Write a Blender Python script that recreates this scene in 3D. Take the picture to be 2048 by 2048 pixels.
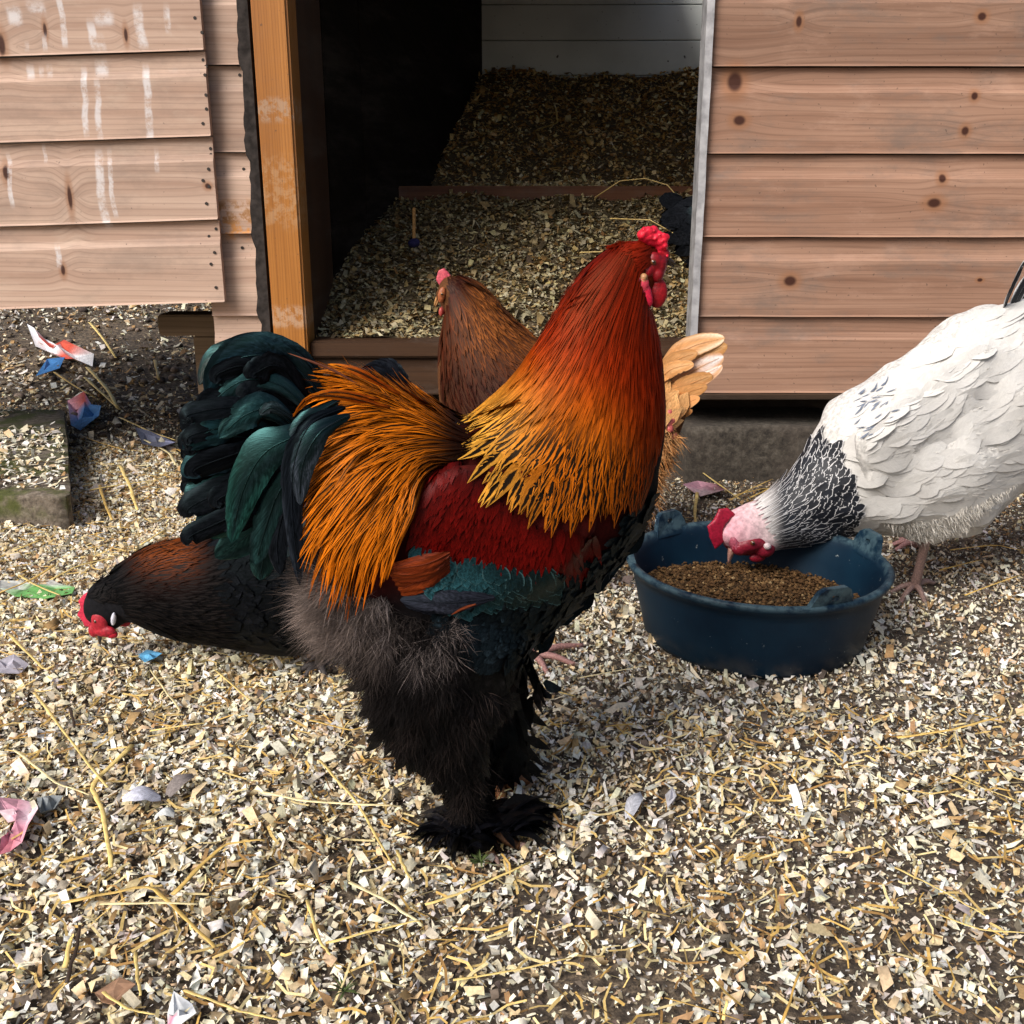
import bpy, bmesh, math, random
import numpy as np
from mathutils import Vector, Matrix, noise as mnoise
from mathutils.bvhtree import BVHTree

# ------------------------------------------------------------------ camera, sky, sun, exposure
scene = bpy.context.scene
for o in list(bpy.data.objects):
    bpy.data.objects.remove(o)
H = 0.65                       # camera height in metres
PITCH = math.radians(17.5)
FPX = 2048.0                   # focal length in pixels of the 2048 px photograph
cam_d = bpy.data.cameras.new('camera')
cam = bpy.data.objects.new('camera', cam_d)
scene.collection.objects.link(cam)
cam_d.sensor_width = 36.0
cam_d.lens = 36.0
cam_d.clip_start = 0.02
cam_d.clip_end = 500.0
cam.location = (0, 0, H)
cam.rotation_euler = (math.pi / 2 - PITCH, 0, 0)
scene.camera = cam

SUN_DIR = Vector((-0.60, -0.62, 0.72)).normalized()      # from the yard towards the sun
world = bpy.data.worlds.new('World')
scene.world = world
world.use_nodes = True
wn = world.node_tree.nodes
wl = world.node_tree.links
bg = wn['Background']
sky = wn.new('ShaderNodeTexSky')
sky.sky_type = 'NISHITA'
sky.sun_disc = False
sky.sun_elevation = math.asin(SUN_DIR.z)
sky.sun_rotation = math.atan2(SUN_DIR.x, SUN_DIR.y)
sky.air_density = 1.0
sky.dust_density = 5.0
sky.ozone_density = 0.6
wl.new(sky.outputs[0], bg.inputs[0])
bg.inputs[1].default_value = 0.05
sun_d = bpy.data.lights.new('sun', 'SUN')
sun_d.energy = 1.5
sun_d.angle = math.radians(32)
sun_d.color = (1.0, 0.975, 0.94)
sun = bpy.data.objects.new('sun', sun_d)
scene.collection.objects.link(sun)
sun.location = SUN_DIR * 6
sun.rotation_euler = (-SUN_DIR).to_track_quat('-Z', 'Y').to_euler()
vs = scene.view_settings
vs.view_transform = 'Standard'
vs.look = 'None'
vs.exposure = 1.22
vs.gamma = 1.0
vs.use_curve_mapping = False

# ------------------------------------------------------------------ helpers
C = scene.collection
rng = np.random.default_rng(7)
rnd = random.Random(11)
CAM = np.array([0, 0, H])
FW = np.array([0, math.cos(PITCH), -math.sin(PITCH)])
UP = np.array([0, math.sin(PITCH), math.cos(PITCH)])
RT = np.array([1.0, 0, 0])

def ray(px, py):
    return FW + RT * ((px - 1024) / FPX) + UP * ((1024 - py) / FPX)

def at_y(px, py, Y):
    d = ray(px, py)
    return CAM + d * (Y / d[1])

def at_z(px, py, z=0.0):
    d = ray(px, py)
    return CAM + d * ((z - H) / d[2])

def at_plane(px, py, p0, n):
    d = ray(px, py)
    return CAM + d * (np.dot(np.asarray(p0) - CAM, n) / np.dot(d, n))

def gz(x, y):
    """height of the ground"""
    x = np.asarray(x, dtype=float); y = np.asarray(y, dtype=float)
    z = 0.006 * np.sin(5.1 * x + 1.3) * np.sin(4.3 * y + .4) + 0.004 * np.sin(11.7 * x - 2.0 * y) + 0.003 * np.sin(17 * y + 6 * x + 1)
    left = 1 / (1 + np.exp((x + 0.75) * 6))
    z = z + left * 0.19 * np.clip((y - 2.75) / 1.1, 0, 1.4)
    return z

def at_ground(px, py, dz=0.0):
    d = ray(px, py)
    a, b = .2, .2
    while b < 12:                       # march along the view ray, then bisect
        q = CAM + d * b
        if q[2] < float(gz(q[0], q[1])) + dz: break
        a = b; b += .04
    for _ in range(22):
        m_ = (a + b) / 2; q = CAM + d * m_
        if q[2] < float(gz(q[0], q[1])) + dz: b = m_
        else: a = m_
    return CAM + d * b

def link(name, me, mat=None, parent=None, label=None, cat=None, group=None, kind=None):
    o = bpy.data.objects.new(name, me)
    C.objects.link(o)
    if mat is not None and me is not None:
        if len(me.materials) == 0:
            me.materials.append(mat)
    if parent is not None:
        o.parent = parent
        o.matrix_parent_inverse = parent_inv(parent)
    if label: o['label'] = label
    if cat: o['category'] = cat
    if group: o['group'] = group
    if kind: o['kind'] = kind
    return o

def parent_inv(p):
    m = Matrix.LocRotScale(p.location, p.rotation_euler, p.scale)
    if p.parent is not None:
        m = Matrix.LocRotScale(p.parent.location, p.parent.rotation_euler, p.parent.scale) @ p.matrix_parent_inverse @ m
    return m.inverted()

def empty(name, loc, label=None, cat=None, group=None):
    o = bpy.data.objects.new(name, None)
    o.empty_display_size = 0.05
    C.objects.link(o)
    o.location = Vector([float(v) for v in loc])
    if label: o['label'] = label
    if cat: o['category'] = cat
    if group: o['group'] = group
    return o

class MB:
    """collects vertices, faces, uv per vertex and a tint per vertex"""
    def __init__(s):
        s.v = []; s.f = []; s.uv = []; s.c = []; s.n = 0; s.nrm = []
    def add(s, v, f, uv=None, c=(1, 1, 1)):
        v = np.asarray(v, dtype=float)
        k = len(v)
        s.v.append(v)
        if uv is None: uv = np.zeros((k, 2))
        s.uv.append(np.asarray(uv, dtype=float))
        c = np.asarray(c, dtype=float)
        if c.ndim == 1: c = np.tile(c, (k, 1))
        if c.shape[1] == 3: c = np.concatenate([c, np.ones((k, 1))], 1)
        s.c.append(c)
        s.f.extend([[i + s.n for i in q] for q in f])
        s.n += k
    def box(s, x0, x1, y0, y1, z0, z1, c=(1, 1, 1)):
        v = [(x0, y0, z0), (x1, y0, z0), (x1, y1, z0), (x0, y1, z0), (x0, y0, z1), (x1, y0, z1), (x1, y1, z1), (x0, y1, z1)]
        s.add(v, [(3, 2, 1, 0), (4, 5, 6, 7), (0, 1, 5, 4), (1, 2, 6, 5), (2, 3, 7, 6), (3, 0, 4, 7)], None, c)
    def tube(s, pts, rad, n=8, c=(1, 1, 1), cap=True, flat=1.0):
        pts = [np.asarray(p, float) for p in pts]
        m = len(pts)
        if np.isscalar(rad): rad = [rad] * m
        V = []; UVs = []
        ref = np.array([0.13, 0.21, 0.97])
        for i in range(m):
            t = pts[min(i + 1, m - 1)] - pts[max(i - 1, 0)]
            t = t / (np.linalg.norm(t) + 1e-9)
            if abs(np.dot(t, ref)) > .95: ref = np.array([0.9, .3, .1])
            a = np.cross(t, ref); a /= np.linalg.norm(a)
            b = np.cross(a, t)
            for j in range(n):
                th = 2 * math.pi * j / n
                V.append(pts[i] + rad[i] * (a * math.cos(th) + flat * b * math.sin(th)))
                UVs.append((j / n, i / (m - 1)))
        F = []
        for i in range(m - 1):
            for j in range(n):
                F.append((i * n + j, i * n + (j + 1) % n, (i + 1) * n + (j + 1) % n, (i + 1) * n + j))
        if cap:
            F.append(tuple(range(n))[::-1]); F.append(tuple((m - 1) * n + j for j in range(n)))
        s.add(V, F, UVs, c)
    def ellipsoid(s, cen, ax, n=12, m=8, c=(1, 1, 1)):
        """ax: 3x3, rows are the semi-axes"""
        cen = np.asarray(cen, float); ax = np.asarray(ax, float)
        V = []; F = []
        for i in range(m + 1):
            ph = math.pi * i / m
            for j in range(n):
                th = 2 * math.pi * j / n
                V.append(cen + ax[0] * (math.sin(ph) * math.cos(th)) + ax[1] * (math.sin(ph) * math.sin(th)) + ax[2] * math.cos(ph))
        for i in range(m):
            for j in range(n):
                F.append((i * n + j, i * n + (j + 1) % n, (i + 1) * n + (j + 1) % n, (i + 1) * n + j))
        s.add(V, F, None, c)
    def mesh(s, name, smooth=False):
        me = bpy.data.meshes.new(name)
        v = np.concatenate(s.v); uv = np.concatenate(s.uv); c = np.concatenate(s.c)
        me.from_pydata(v.tolist(), [], s.f)
        finish(me, uv, c, smooth)
        if s.nrm:
            nn = np.concatenate(s.nrm)
            if len(nn) == len(v): me.normals_split_custom_set_from_vertices(nn.tolist())
        return me
    def build(s, name, mat, parent=None, smooth=False, **k):
        return link(name, s.mesh(name, smooth), mat, parent, **k)

def finish(me, uv, c, smooth):
    li = np.empty(len(me.loops), dtype=np.int32)
    me.loops.foreach_get('vertex_index', li)
    ul = me.uv_layers.new(name='UVMap')
    ul.data.foreach_set('uv', uv[li].astype(np.float32).ravel())
    at = me.attributes.new('tint', 'FLOAT_COLOR', 'POINT')
    cc = np.ones((len(c), 4), dtype=np.float32); cc[:, :c.shape[1]] = c
    at.data.foreach_set('color', cc.ravel())
    if c.shape[1] == 4:
        me.attributes.new('stripe', 'FLOAT', 'POINT').data.foreach_set('value', c[:, 3].astype(np.float32))
    if smooth:
        me.polygons.foreach_set('use_smooth', np.ones(len(me.polygons), dtype=bool))
    me.update()

def big_mesh(name, V, Q, col, uv=None, smooth=False):
    """V (n,3), Q (m,4) quads, col (n,3)"""
    me = bpy.data.meshes.new(name)
    me.vertices.add(len(V)); me.vertices.foreach_set('co', np.asarray(V, np.float32).ravel())
    k = Q.shape[1]
    me.loops.add(Q.size); me.loops.foreach_set('vertex_index', Q.astype(np.int32).ravel())
    me.polygons.add(len(Q))
    me.polygons.foreach_set('loop_start', np.arange(0, Q.size, k, dtype=np.int32))
    me.polygons.foreach_set('loop_total', np.full(len(Q), k, dtype=np.int32))
    me.update(calc_edges=True)
    if uv is None: uv = np.zeros((len(V), 2))
    finish(me, np.asarray(uv), np.asarray(col), smooth)
    return me

def srgb(r, g, b):
    f = lambda u: (u / 12.92 if u <= .04045 else ((u + .055) / 1.055) ** 2.4)
    return (f(r / 255), f(g / 255), f(b / 255))

# ------------------------------------------------------------------ materials
class NT:
    def __init__(s, name):
        s.m = bpy.data.materials.new(name)
        s.m.use_nodes = True
        s.t = s.m.node_tree
        s.b = s.t.nodes['Principled BSDF']
    def n(s, typ, **k):
        nd = s.t.nodes.new(typ)
        for a, b in k.items():
            setattr(nd, a, b)
        return nd
    def l(s, a, b):
        s.t.links.new(a, b)
    def val(s, x, sock):
        if isinstance(x, (int, float)): sock.default_value = x
        elif isinstance(x, (tuple, list)):
            sock.default_value = tuple(x) if len(x) == len(sock.default_value) else (x[0], x[1], x[2], 1)
        else: s.l(x, sock)
    def math(s, op, a, b=0.0, c=None, clamp=False):
        nd = s.n('ShaderNodeMath', operation=op); nd.use_clamp = clamp
        s.val(a, nd.inputs[0]); s.val(b, nd.inputs[1])
        if c is not None: s.val(c, nd.inputs[2])
        return nd.outputs[0]
    def mix(s, f, a, b, typ='MIX'):
        nd = s.n('ShaderNodeMix', data_type='RGBA', blend_type=typ)
        s.val(f, nd.inputs[0]); s.val(a, nd.inputs[6]); s.val(b, nd.inputs[7])
        return nd.outputs[2]
    def rng(s, x, a, b, c=0.0, d=1.0, smooth=True):
        nd = s.n('ShaderNodeMapRange', interpolation_type='SMOOTHSTEP' if smooth else 'LINEAR')
        s.val(x, nd.inputs[0])
        for i, v in enumerate((a, b, c, d)): s.val(v, nd.inputs[i + 1])
        return nd.outputs[0]
    def noise(s, vec, scale, detail=3.0, rough=.55, dim='3D'):
        nd = s.n('ShaderNodeTexNoise', noise_dimensions=dim)
        if vec is not None: s.l(vec, nd.inputs['Vector'])
        nd.inputs['Scale'].default_value = scale
        nd.inputs['Detail'].default_value = detail
        nd.inputs['Roughness'].default_value = rough
        return nd.outputs[0]
    def ramp(s, x, stops):
        nd = s.n('ShaderNodeValToRGB')
        s.val(x, nd.inputs[0])
        e = nd.color_ramp.elements
        while len(e) < len(stops): e.new(.5)
        for i, (p, c) in enumerate(stops):
            e[i].position = p; e[i].color = (c[0], c[1], c[2], 1)
        return nd.outputs[0]
    def comb(s, x, y, z):
        nd = s.n('ShaderNodeCombineXYZ')
        for i, v in enumerate((x, y, z)): s.val(v, nd.inputs[i])
        return nd.outputs[0]
    def sep(s, v):
        nd = s.n('ShaderNodeSeparateXYZ'); s.l(v, nd.inputs[0]); return nd.outputs
    def obj(s):
        return s.n('ShaderNodeTexCoord').outputs['Object']
    def attr(s, name='tint'):
        return s.n('ShaderNodeAttribute', attribute_name=name).outputs['Color']
    def bump(s, h, strength=.3, dist=.002):
        nd = s.n('ShaderNodeBump'); s.l(h, nd.inputs['Height'])
        nd.inputs['Strength'].default_value = strength; nd.inputs['Distance'].default_value = dist
        s.l(nd.outputs[0], s.b.inputs['Normal'])
    def set(s, **k):
        for a, v in k.items():
            s.val(v, s.b.inputs[a.replace('_', ' ')])
        return s
    def base(s, x): s.val(x, s.b.inputs['Base Color']); return s

def simple(name, col, rough=.7, var=.15, scale=40, bump=.2, spec=.3, bd=.001):
    t = NT(name)
    nz = t.noise(t.obj(), scale, 4)
    a = t.rng(nz, .25, .75, 1 - var, 1 + var)
    c = t.mix(1.0, col, t.comb(a, a, a), 'MULTIPLY')
    t.base(c); t.set(Roughness=rough); t.b.inputs['Specular IOR Level'].default_value = spec
    if bump: t.bump(nz, bump, bd)
    return t.m

def tinted(name, rough=.7, spec=.3, var=.2, scale=120, bump=.2, sss=0, two=None):
    t = NT(name)
    nz = t.noise(t.obj(), scale, 4)
    a = t.rng(nz, .25, .75, 1 - var, 1 + var)
    c = t.mix(1.0, t.attr(), t.comb(a, a, a), 'MULTIPLY')
    t.base(c); t.set(Roughness=rough); t.b.inputs['Specular IOR Level'].default_value = spec
    if sss:
        t.b.inputs['Subsurface Weight'].default_value = sss
        t.b.inputs['Subsurface Radius'].default_value = (.01, .004, .003)
        t.b.inputs['Subsurface Scale'].default_value = .3
    if bump: t.bump(nz, bump, .001)
    return t.m

def feather_mat(name, rough=.55, spec=.35, stripe=None, lace=None, barb=.28, spec_tint=None, sheen=0.0):
    """tint attribute is the vane colour; stripe=(colour,width,v0,v1); lace=(colour,width)"""
    t = NT(name)
    uv = t.n('ShaderNodeUVMap', uv_map='UVMap').outputs[0]
    u, v, _ = t.sep(uv)
    a = t.math('MULTIPLY', t.math('ABSOLUTE', t.math('SUBTRACT', u, .5)), 2.0)
    pos = t.obj()
    w = t.math('ADD', t.math('MULTIPLY', v, 55.0), t.math('MULTIPLY', a, -14.0))
    rn = t.noise(pos, 9.0, 1)
    bn = t.noise(t.comb(w, t.math('MULTIPLY', u, 2.0), t.math('MULTIPLY', rn, 40.0)), 1.0, 2)
    ln = t.noise(t.comb(t.math('MULTIPLY', u, 9.0), t.math('MULTIPLY', v, 2.2), t.math('MULTIPLY', rn, 60.0)), 1.0, 2)
    g = t.rng(bn, .3, .7, 1 - barb, 1 + barb)
    g2 = t.rng(ln, .3, .7, 1 - barb, 1 + barb * .8)
    gg = t.math('MULTIPLY', g, g2)
    c = t.mix(1.0, t.attr(), t.comb(gg, gg, gg), 'MULTIPLY')
    edge = t.math('ADD', a, t.math('MULTIPLY', t.math('SUBTRACT', bn, .5), .35))
    if stripe:
        col, wd, v0, v1 = stripe
        vv = t.math('MULTIPLY', t.rng(v, v0 - .15, v0 + .1), t.rng(v, v1 - .12, v1, 1.0, 0.0))
        ww = t.math('MULTIPLY', vv, wd)
        m = t.math('MULTIPLY', t.rng(t.math('SUBTRACT', edge, ww), -.10, .06, 1.0, 0.0), t.rng(vv, 0.02, .2))
        al = t.n('ShaderNodeAttribute', attribute_name='stripe').outputs['Fac']
        c = t.mix(t.math('MULTIPLY', m, al), c, col)
    if lace:
        col, wd = lace
        e2 = t.math('MAXIMUM', edge, t.math('ADD', t.rng(v, .80, 1.0, 0.0, 1.0, False), t.math('MULTIPLY', edge, .05)))
        m = t.rng(e2, 1 - wd - .12, 1 - wd + .1)
        c = t.mix(m, c, col)
    t.base(c)
    t.set(Roughness=rough)
    t.b.inputs['Specular IOR Level'].default_value = spec
    if spec_tint: t.b.inputs['Specular Tint'].default_value = (*spec_tint, 1)
    if sheen:
        t.b.inputs['Sheen Weight'].default_value = sheen
        t.b.inputs['Sheen Roughness'].default_value = .5
    t.bump(bn, .25, .0006)
    return t.m

def wood(name, c_lo, c_hi, axis='x', knots=(), drips=(), grime=.3, grain=60.0, rough=.65, line=.5, drip_noise=0.0, streak=None, spec=.3):
    """object coordinates are world coordinates; grain runs along axis; knots=(x,z,rx,rz); drips=(x,z0,z1,w)"""
    t = NT(name)
    pos = t.obj()
    x, y, z = t.sep(pos)
    rv = t.n('ShaderNodeObjectInfo').outputs['Random']
    along, acr = (x, z) if axis == 'x' else (z, x)
    acr = t.math('ADD', acr, t.math('MULTIPLY', y, .8))
    kmask = None; ring = None
    for (kx, kz, rx, rz) in knots:
        dx = t.math('DIVIDE', t.math('SUBTRACT', x, kx), rx)
        dz = t.math('DIVIDE', t.math('SUBTRACT', z, kz), rz)
        dx4 = t.math('MULTIPLY', dx, .22)
        d = t.math('SQRT', t.math('ADD', t.math('MULTIPLY', dx, dx), t.math('MULTIPLY', dz, dz)))
        d4 = t.math('ADD', t.math('MULTIPLY', dx4, dx4), t.math('MULTIPLY', t.math('MULTIPLY', dz, dz), .10))
        infl = t.math('POWER', 2.718, t.math('MULTIPLY', d4, -1.0))
        acr = t.math('ADD', acr, t.math('MULTIPLY', infl, t.math('MULTIPLY', t.math('SIGN', dz), rz * .9)))
        m = t.rng(d, .55, 1.15, 1.0, 0.0)
        kmask = m if kmask is None else t.math('MAXIMUM', kmask, m)
        rr = t.math('MULTIPLY', t.rng(d, 1.0, 2.4, 1.0, 0.0), .55)
        ring = rr if ring is None else t.math('MAXIMUM', ring, rr)
    seed = t.math('MULTIPLY', rv, 37.0)
    gv = t.comb(t.math('ADD', t.math('MULTIPLY', along, 1.4), seed), t.math('MULTIPLY', acr, grain), seed)
    gn = t.noise(gv, 1.0, 5, .65)
    gv2 = t.comb(t.math('ADD', t.math('MULTIPLY', along, .9), seed), t.math('MULTIPLY', acr, grain * .22), seed)
    gn2 = t.noise(gv2, 1.0, 3)
    f = t.math('ADD', t.math('MULTIPLY', t.rng(gn, .3, .72), .55), t.math('MULTIPLY', t.rng(gn2, .3, .7), .45))
    c = t.mix(f, c_lo, c_hi)
    wv = t.math('SINE', t.math('ADD', t.math('MULTIPLY', acr, grain * 9.0), t.math('MULTIPLY', gn2, 22.0)))
    c = t.mix(t.math('MULTIPLY', t.rng(wv, .55, 1.0), line * .5), c, tuple(k * .45 for k in c_lo))
    # per-plank tone, dirt
    tone = t.rng(rv, 0, 1, .86, 1.12, False)
    c = t.mix(1.0, c, t.comb(tone, tone, tone), 'MULTIPLY')
    dn = t.noise(t.comb(t.math('MULTIPLY', x, 3.0), y, t.math('MULTIPLY', z, 7.0)), 1.6, 6, .7)
    c = t.mix(t.math('MULTIPLY', t.rng(dn, .46, .72), grime), c, (.15, .125, .11))
    dn2 = t.noise(t.comb(t.math('MULTIPLY', x, 5.0), t.math('ADD', y, 4.0), t.math('MULTIPLY', z, 16.0)), 1.3, 5, .7)
    c = t.mix(t.math('MULTIPLY', t.rng(dn2, .52, .74), grime * .45), c, tuple(min(.75, k_ * 1.25 + .05) for k_ in c_hi))
    sp = t.noise(pos, 130.0, 2, .5)
    c = t.mix(t.math('MULTIPLY', t.rng(sp, .70, .76), .55), c, (.045, .035, .03))
    if kmask is not None:
        c = t.mix(ring, c, (.30, .13, .055))
        c = t.mix(kmask, c, (.055, .018, .010))
    if drips:
        wob = t.math('MULTIPLY', t.math('SUBTRACT', t.noise(t.comb(t.math('MULTIPLY', z, 9.0), t.math('MULTIPLY', x, 2.0), 0.0), 1.0, 3), .5), .03)
        xx = t.math('ADD', x, wob)
        dm = None
        brk = t.rng(t.noise(pos, 22.0, 5, .75), .36, .60)
        for (px_, z0, z1, w) in drips:
            a_ = t.rng(t.math('ABSOLUTE', t.math('SUBTRACT', xx, px_)), w * .45, w, 1.0, 0.0)
            b_ = t.math('MULTIPLY', t.rng(z, z0, z0 + .02), t.rng(z, z1 - .03, z1, 1.0, 0.0))
            q = t.math('MULTIPLY', a_, b_)
            dm = q if dm is None else t.math('MAXIMUM', dm, q)
        c = t.mix(t.math('MULTIPLY', t.math('MULTIPLY', dm, brk), .62), c, (.76, .76, .79))
    if streak:
        # splashed muck: (axis value, half height, colour)
        for (z0, hw, col, amt) in streak:
            q = t.rng(t.math('ABSOLUTE', t.math('SUBTRACT', z, z0)), hw * .5, hw, 1.0, 0.0)
            q = t.math('MULTIPLY', q, t.rng(t.noise(pos, 60.0, 4, .7), .42, .60))
            c = t.mix(t.math('MULTIPLY', q, amt), c, col)
    t.base(c); t.set(Roughness=rough); t.b.inputs['Specular IOR Level'].default_value = spec
    t.bump(t.math('ADD', gn, t.math('MULTIPLY', sp, .3)), .25, .0015)
    return t.m
# ------------------------------------------------------------------ ground
def lin(a, b, n): return np.linspace(a, b, n)
gx = np.unique(np.concatenate([lin(-60, -4, 12), lin(-4, 4, 161), lin(4, 60, 12)]))
gy = np.unique(np.concatenate([lin(-40, 0, 10), lin(0, 5, 121), lin(5, 80, 14)]))
X, Y = np.meshgrid(gx, gy)
Z = gz(X, Y)
V = np.stack([X, Y, Z], -1).reshape(-1, 3)
nx, ny = len(gx), len(gy)
idx = np.arange(nx * ny).reshape(ny, nx)
Q = np.stack([idx[:-1, :-1], idx[:-1, 1:], idx[1:, 1:], idx[1:, :-1]], -1).reshape(-1, 4)
t = NT('soil')
p = t.obj()
n1 = t.noise(p, 90.0, 6, .7)
n2 = t.noise(p, 3.0, 4)
c = t.ramp(n1, [(.28, (.018, .013, .010)), (.46, (.07, .052, .038)), (.58, (.20, .15, .10)), (.72, (.42, .34, .24))])
c = t.mix(t.math('MULTIPLY', t.rng(n2, .35, .65), .5), c, (.055, .042, .033))
t.base(c); t.set(Roughness=.95); t.bump(n1, .8, .006)
link('ground', big_mesh('ground', V, Q, np.ones((len(V), 3)), smooth=True), t.m, kind='structure')

# patches where soil shows through and where shavings are deep, in ground metres
def softnoise(x, y, s, seed):
    r = np.random.default_rng(seed)
    out = np.zeros_like(x)
    for k in range(7):
        a = r.uniform(0, 2 * math.pi); f = s * r.uniform(.6, 1.9)
        out += np.sin(f * (x * math.cos(a) + y * math.sin(a)) + r.uniform(0, 6.28)) / 7 ** .5
    return out

PAL = np.array([(.86, .78, .59), (.90, .87, .79), (.66, .50, .30), (.45, .28, .13), (.60, .57, .50), (.17, .135, .105), (.78, .64, .39)])
def flakes(n, x, y, z, size, elong, probs, tilt, seed, curl=.5):
    """one curled shaving = 6 vertices, 2 quads"""
    r = np.random.default_rng(seed)
    ln = size * r.uniform(.55, 1.5, n) * elong
    wd = size * r.uniform(.35, .95, n)
    yaw = r.uniform(0, 2 * math.pi, n)
    tx = r.normal(0, tilt, n); ty = r.normal(0, tilt, n)
    cu = r.normal(0, curl, n) * wd
    ax = np.stack([np.cos(yaw), np.sin(yaw), tx], 1); ax /= np.linalg.norm(ax, axis=1)[:, None]
    bx = np.stack([-np.sin(yaw), np.cos(yaw), ty], 1); bx /= np.linalg.norm(bx, axis=1)[:, None]
    nz = np.cross(ax, bx)
    cen = np.stack([x, y, z], 1)
    vv = []
    for i, a in enumerate((-.5, 0.0, .5)):
        for b in (-.5, .5):
            ja = r.uniform(.55, 1.15, n); jb = r.uniform(.45, 1.2, n)
            vv.append(cen + ax * (ln * a * ja + (r.normal(0, .12, n) * ln))[:, None] + bx * (wd * b * jb)[:, None] + nz * (cu * (1.0 if a == 0 else 0.0))[:, None])
    V = np.stack(vv, 1)
    V[..., 2] = np.maximum(V[..., 2], cen[:, None, 2] - .006)
    base = (np.arange(n) * 6)[:, None]
    Q = np.concatenate([base + np.array([[0, 2, 3, 1]]), base + np.array([[2, 4, 5, 3]])], 1).reshape(-1, 4)
    if probs.ndim == 1:
        ci = r.choice(len(PAL), n, p=probs / probs.sum())
    else:
        cum = np.cumsum(probs / probs.sum(1, keepdims=True), 1)
        ci = (r.random(n)[:, None] > cum).sum(1).clip(0, len(PAL) - 1)
    col = PAL[ci] * r.uniform(.78, 1.12, (n, 1)) * (1 + r.normal(0, .03, (n, 3)))
    return V.reshape(-1, 3), Q, np.repeat(col, 6, axis=0).clip(0, .92)

t = NT('shaving')
p = t.obj()
a = t.rng(t.noise(p, 300.0, 3), .3, .7, .80, 1.12)
t.base(t.mix(1.0, t.attr(), t.comb(a, a, a), 'MULTIPLY'))
t.set(Roughness=.75); t.b.inputs['Specular IOR Level'].default_value = .2
M_FLAKE = t.m

def view_points(n, ymin, ymax, seed, pw=1.0):
    r = np.random.default_rng(seed)
    # area-uniform in the wedge the camera sees, with a margin for steps aside
    y = np.sqrt(r.uniform(ymin ** 2, ymax ** 2, n))
    x = r.uniform(-1, 1, n) * (y * .60 + .22)
    return x, y

def shaving_layer(n, ymin, ymax, size, seed, dark, name_z):
    x, y = view_points(n, ymin, ymax, seed)
    r = np.random.default_rng(seed + 1)
    # soil patches, more of them to the right, where the birds have scratched
    side = 1 / (1 + np.exp(-(x - .02 - .10 * (y - 1)) * 9))
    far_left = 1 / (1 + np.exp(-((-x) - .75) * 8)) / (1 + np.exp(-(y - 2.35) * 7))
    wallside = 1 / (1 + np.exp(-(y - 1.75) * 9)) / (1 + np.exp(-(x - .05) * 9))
    patch = softnoise(x, y, 7.0, 3) * .6 + softnoise(x, y, 19.0, 4) * .5
    keep_p = np.clip(1.0 - side * .26 - far_left * .62 - wallside * .45 - np.clip(patch - .15, 0, 1) * (.12 + .62 * side), .08, 1)
    if dark: keep_p = np.ones_like(keep_p)
    k = r.random(n) < keep_p
    under = (y > 2.32) & (x > -.62)
    k &= ~under
    x, y, side, far_left, wallside = x[k], y[k], side[k], far_left[k], wallside[k]
    m = len(x)
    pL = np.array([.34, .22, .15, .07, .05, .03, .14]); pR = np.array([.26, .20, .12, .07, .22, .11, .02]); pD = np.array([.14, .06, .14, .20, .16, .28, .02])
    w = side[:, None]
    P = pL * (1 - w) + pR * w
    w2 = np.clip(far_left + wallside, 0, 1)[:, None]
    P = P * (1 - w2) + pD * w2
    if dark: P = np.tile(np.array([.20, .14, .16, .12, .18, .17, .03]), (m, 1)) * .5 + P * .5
    hz = gz(x, y) + r.uniform(.0, name_z, m)
    sz = size * np.minimum(r.gamma(3.5, 1 / 3.5, m), 1.9)
    el = r.uniform(.7, 1.7, m)
    return flakes(m, x, y, hz, sz, el, P, .48, seed + 2, .75)

def left_layer():
    r = np.random.default_rng(302); n = 60000
    x, y = view_points(n, .62, 2.6, 301)
    k = r.random(n) < .95 / (1 + np.exp((x - .05 - .12 * (y - 1) + .10 * softnoise(x, y, 9, 21)) * 9)); k &= ~((y > 2.2) & (x > -.62)); x, y = x[k], y[k]; n = len(x)
    return flakes(n, x, y, gz(x, y) + r.uniform(.003, .012, n), .0068 * np.minimum(r.gamma(4, 1 / 4, n), 1.9), r.uniform(.7, 1.5, n), np.tile(np.array([.42, .28, .10, .04, .05, .01, .10]), (n, 1)), .38, 303, .6)

def back_layer():
    r = np.random.default_rng(202); n = 24000
    x = r.uniform(-2.6, -.50, n); y = r.uniform(2.1, 4.4, n)
    k = r.random(n) < np.clip(.60 + .35 * softnoise(x, y, 8, 12), .1, 1); x, y = x[k], y[k]; n = len(x)
    return flakes(n, x, y, gz(x, y) + r.uniform(0, .012, n), .0125 * r.gamma(6, 1 / 6, n), r.uniform(.9, 1.7, n), np.tile(np.array([.26, .14, .16, .16, .10, .16, .02]), (n, 1)), .35, 203)

def join(parts):
    off = 0; Vs = []; Qs = []; Cs = []
    for V, Q, c in parts:
        Vs.append(V); Qs.append(Q + off); Cs.append(c); off += len(V)
    return np.concatenate(Vs), np.concatenate(Qs), np.concatenate(Cs)

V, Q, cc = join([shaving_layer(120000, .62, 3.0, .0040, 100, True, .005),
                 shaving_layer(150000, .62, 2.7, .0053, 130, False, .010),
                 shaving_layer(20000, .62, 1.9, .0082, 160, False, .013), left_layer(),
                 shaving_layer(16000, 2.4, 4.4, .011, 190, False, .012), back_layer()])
link('wood_shavings', big_mesh('wood_shavings', V, Q, cc), M_FLAKE, label='pale wood shavings scattered over the dark soil of the yard', cat='shavings', kind='stuff')

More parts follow.
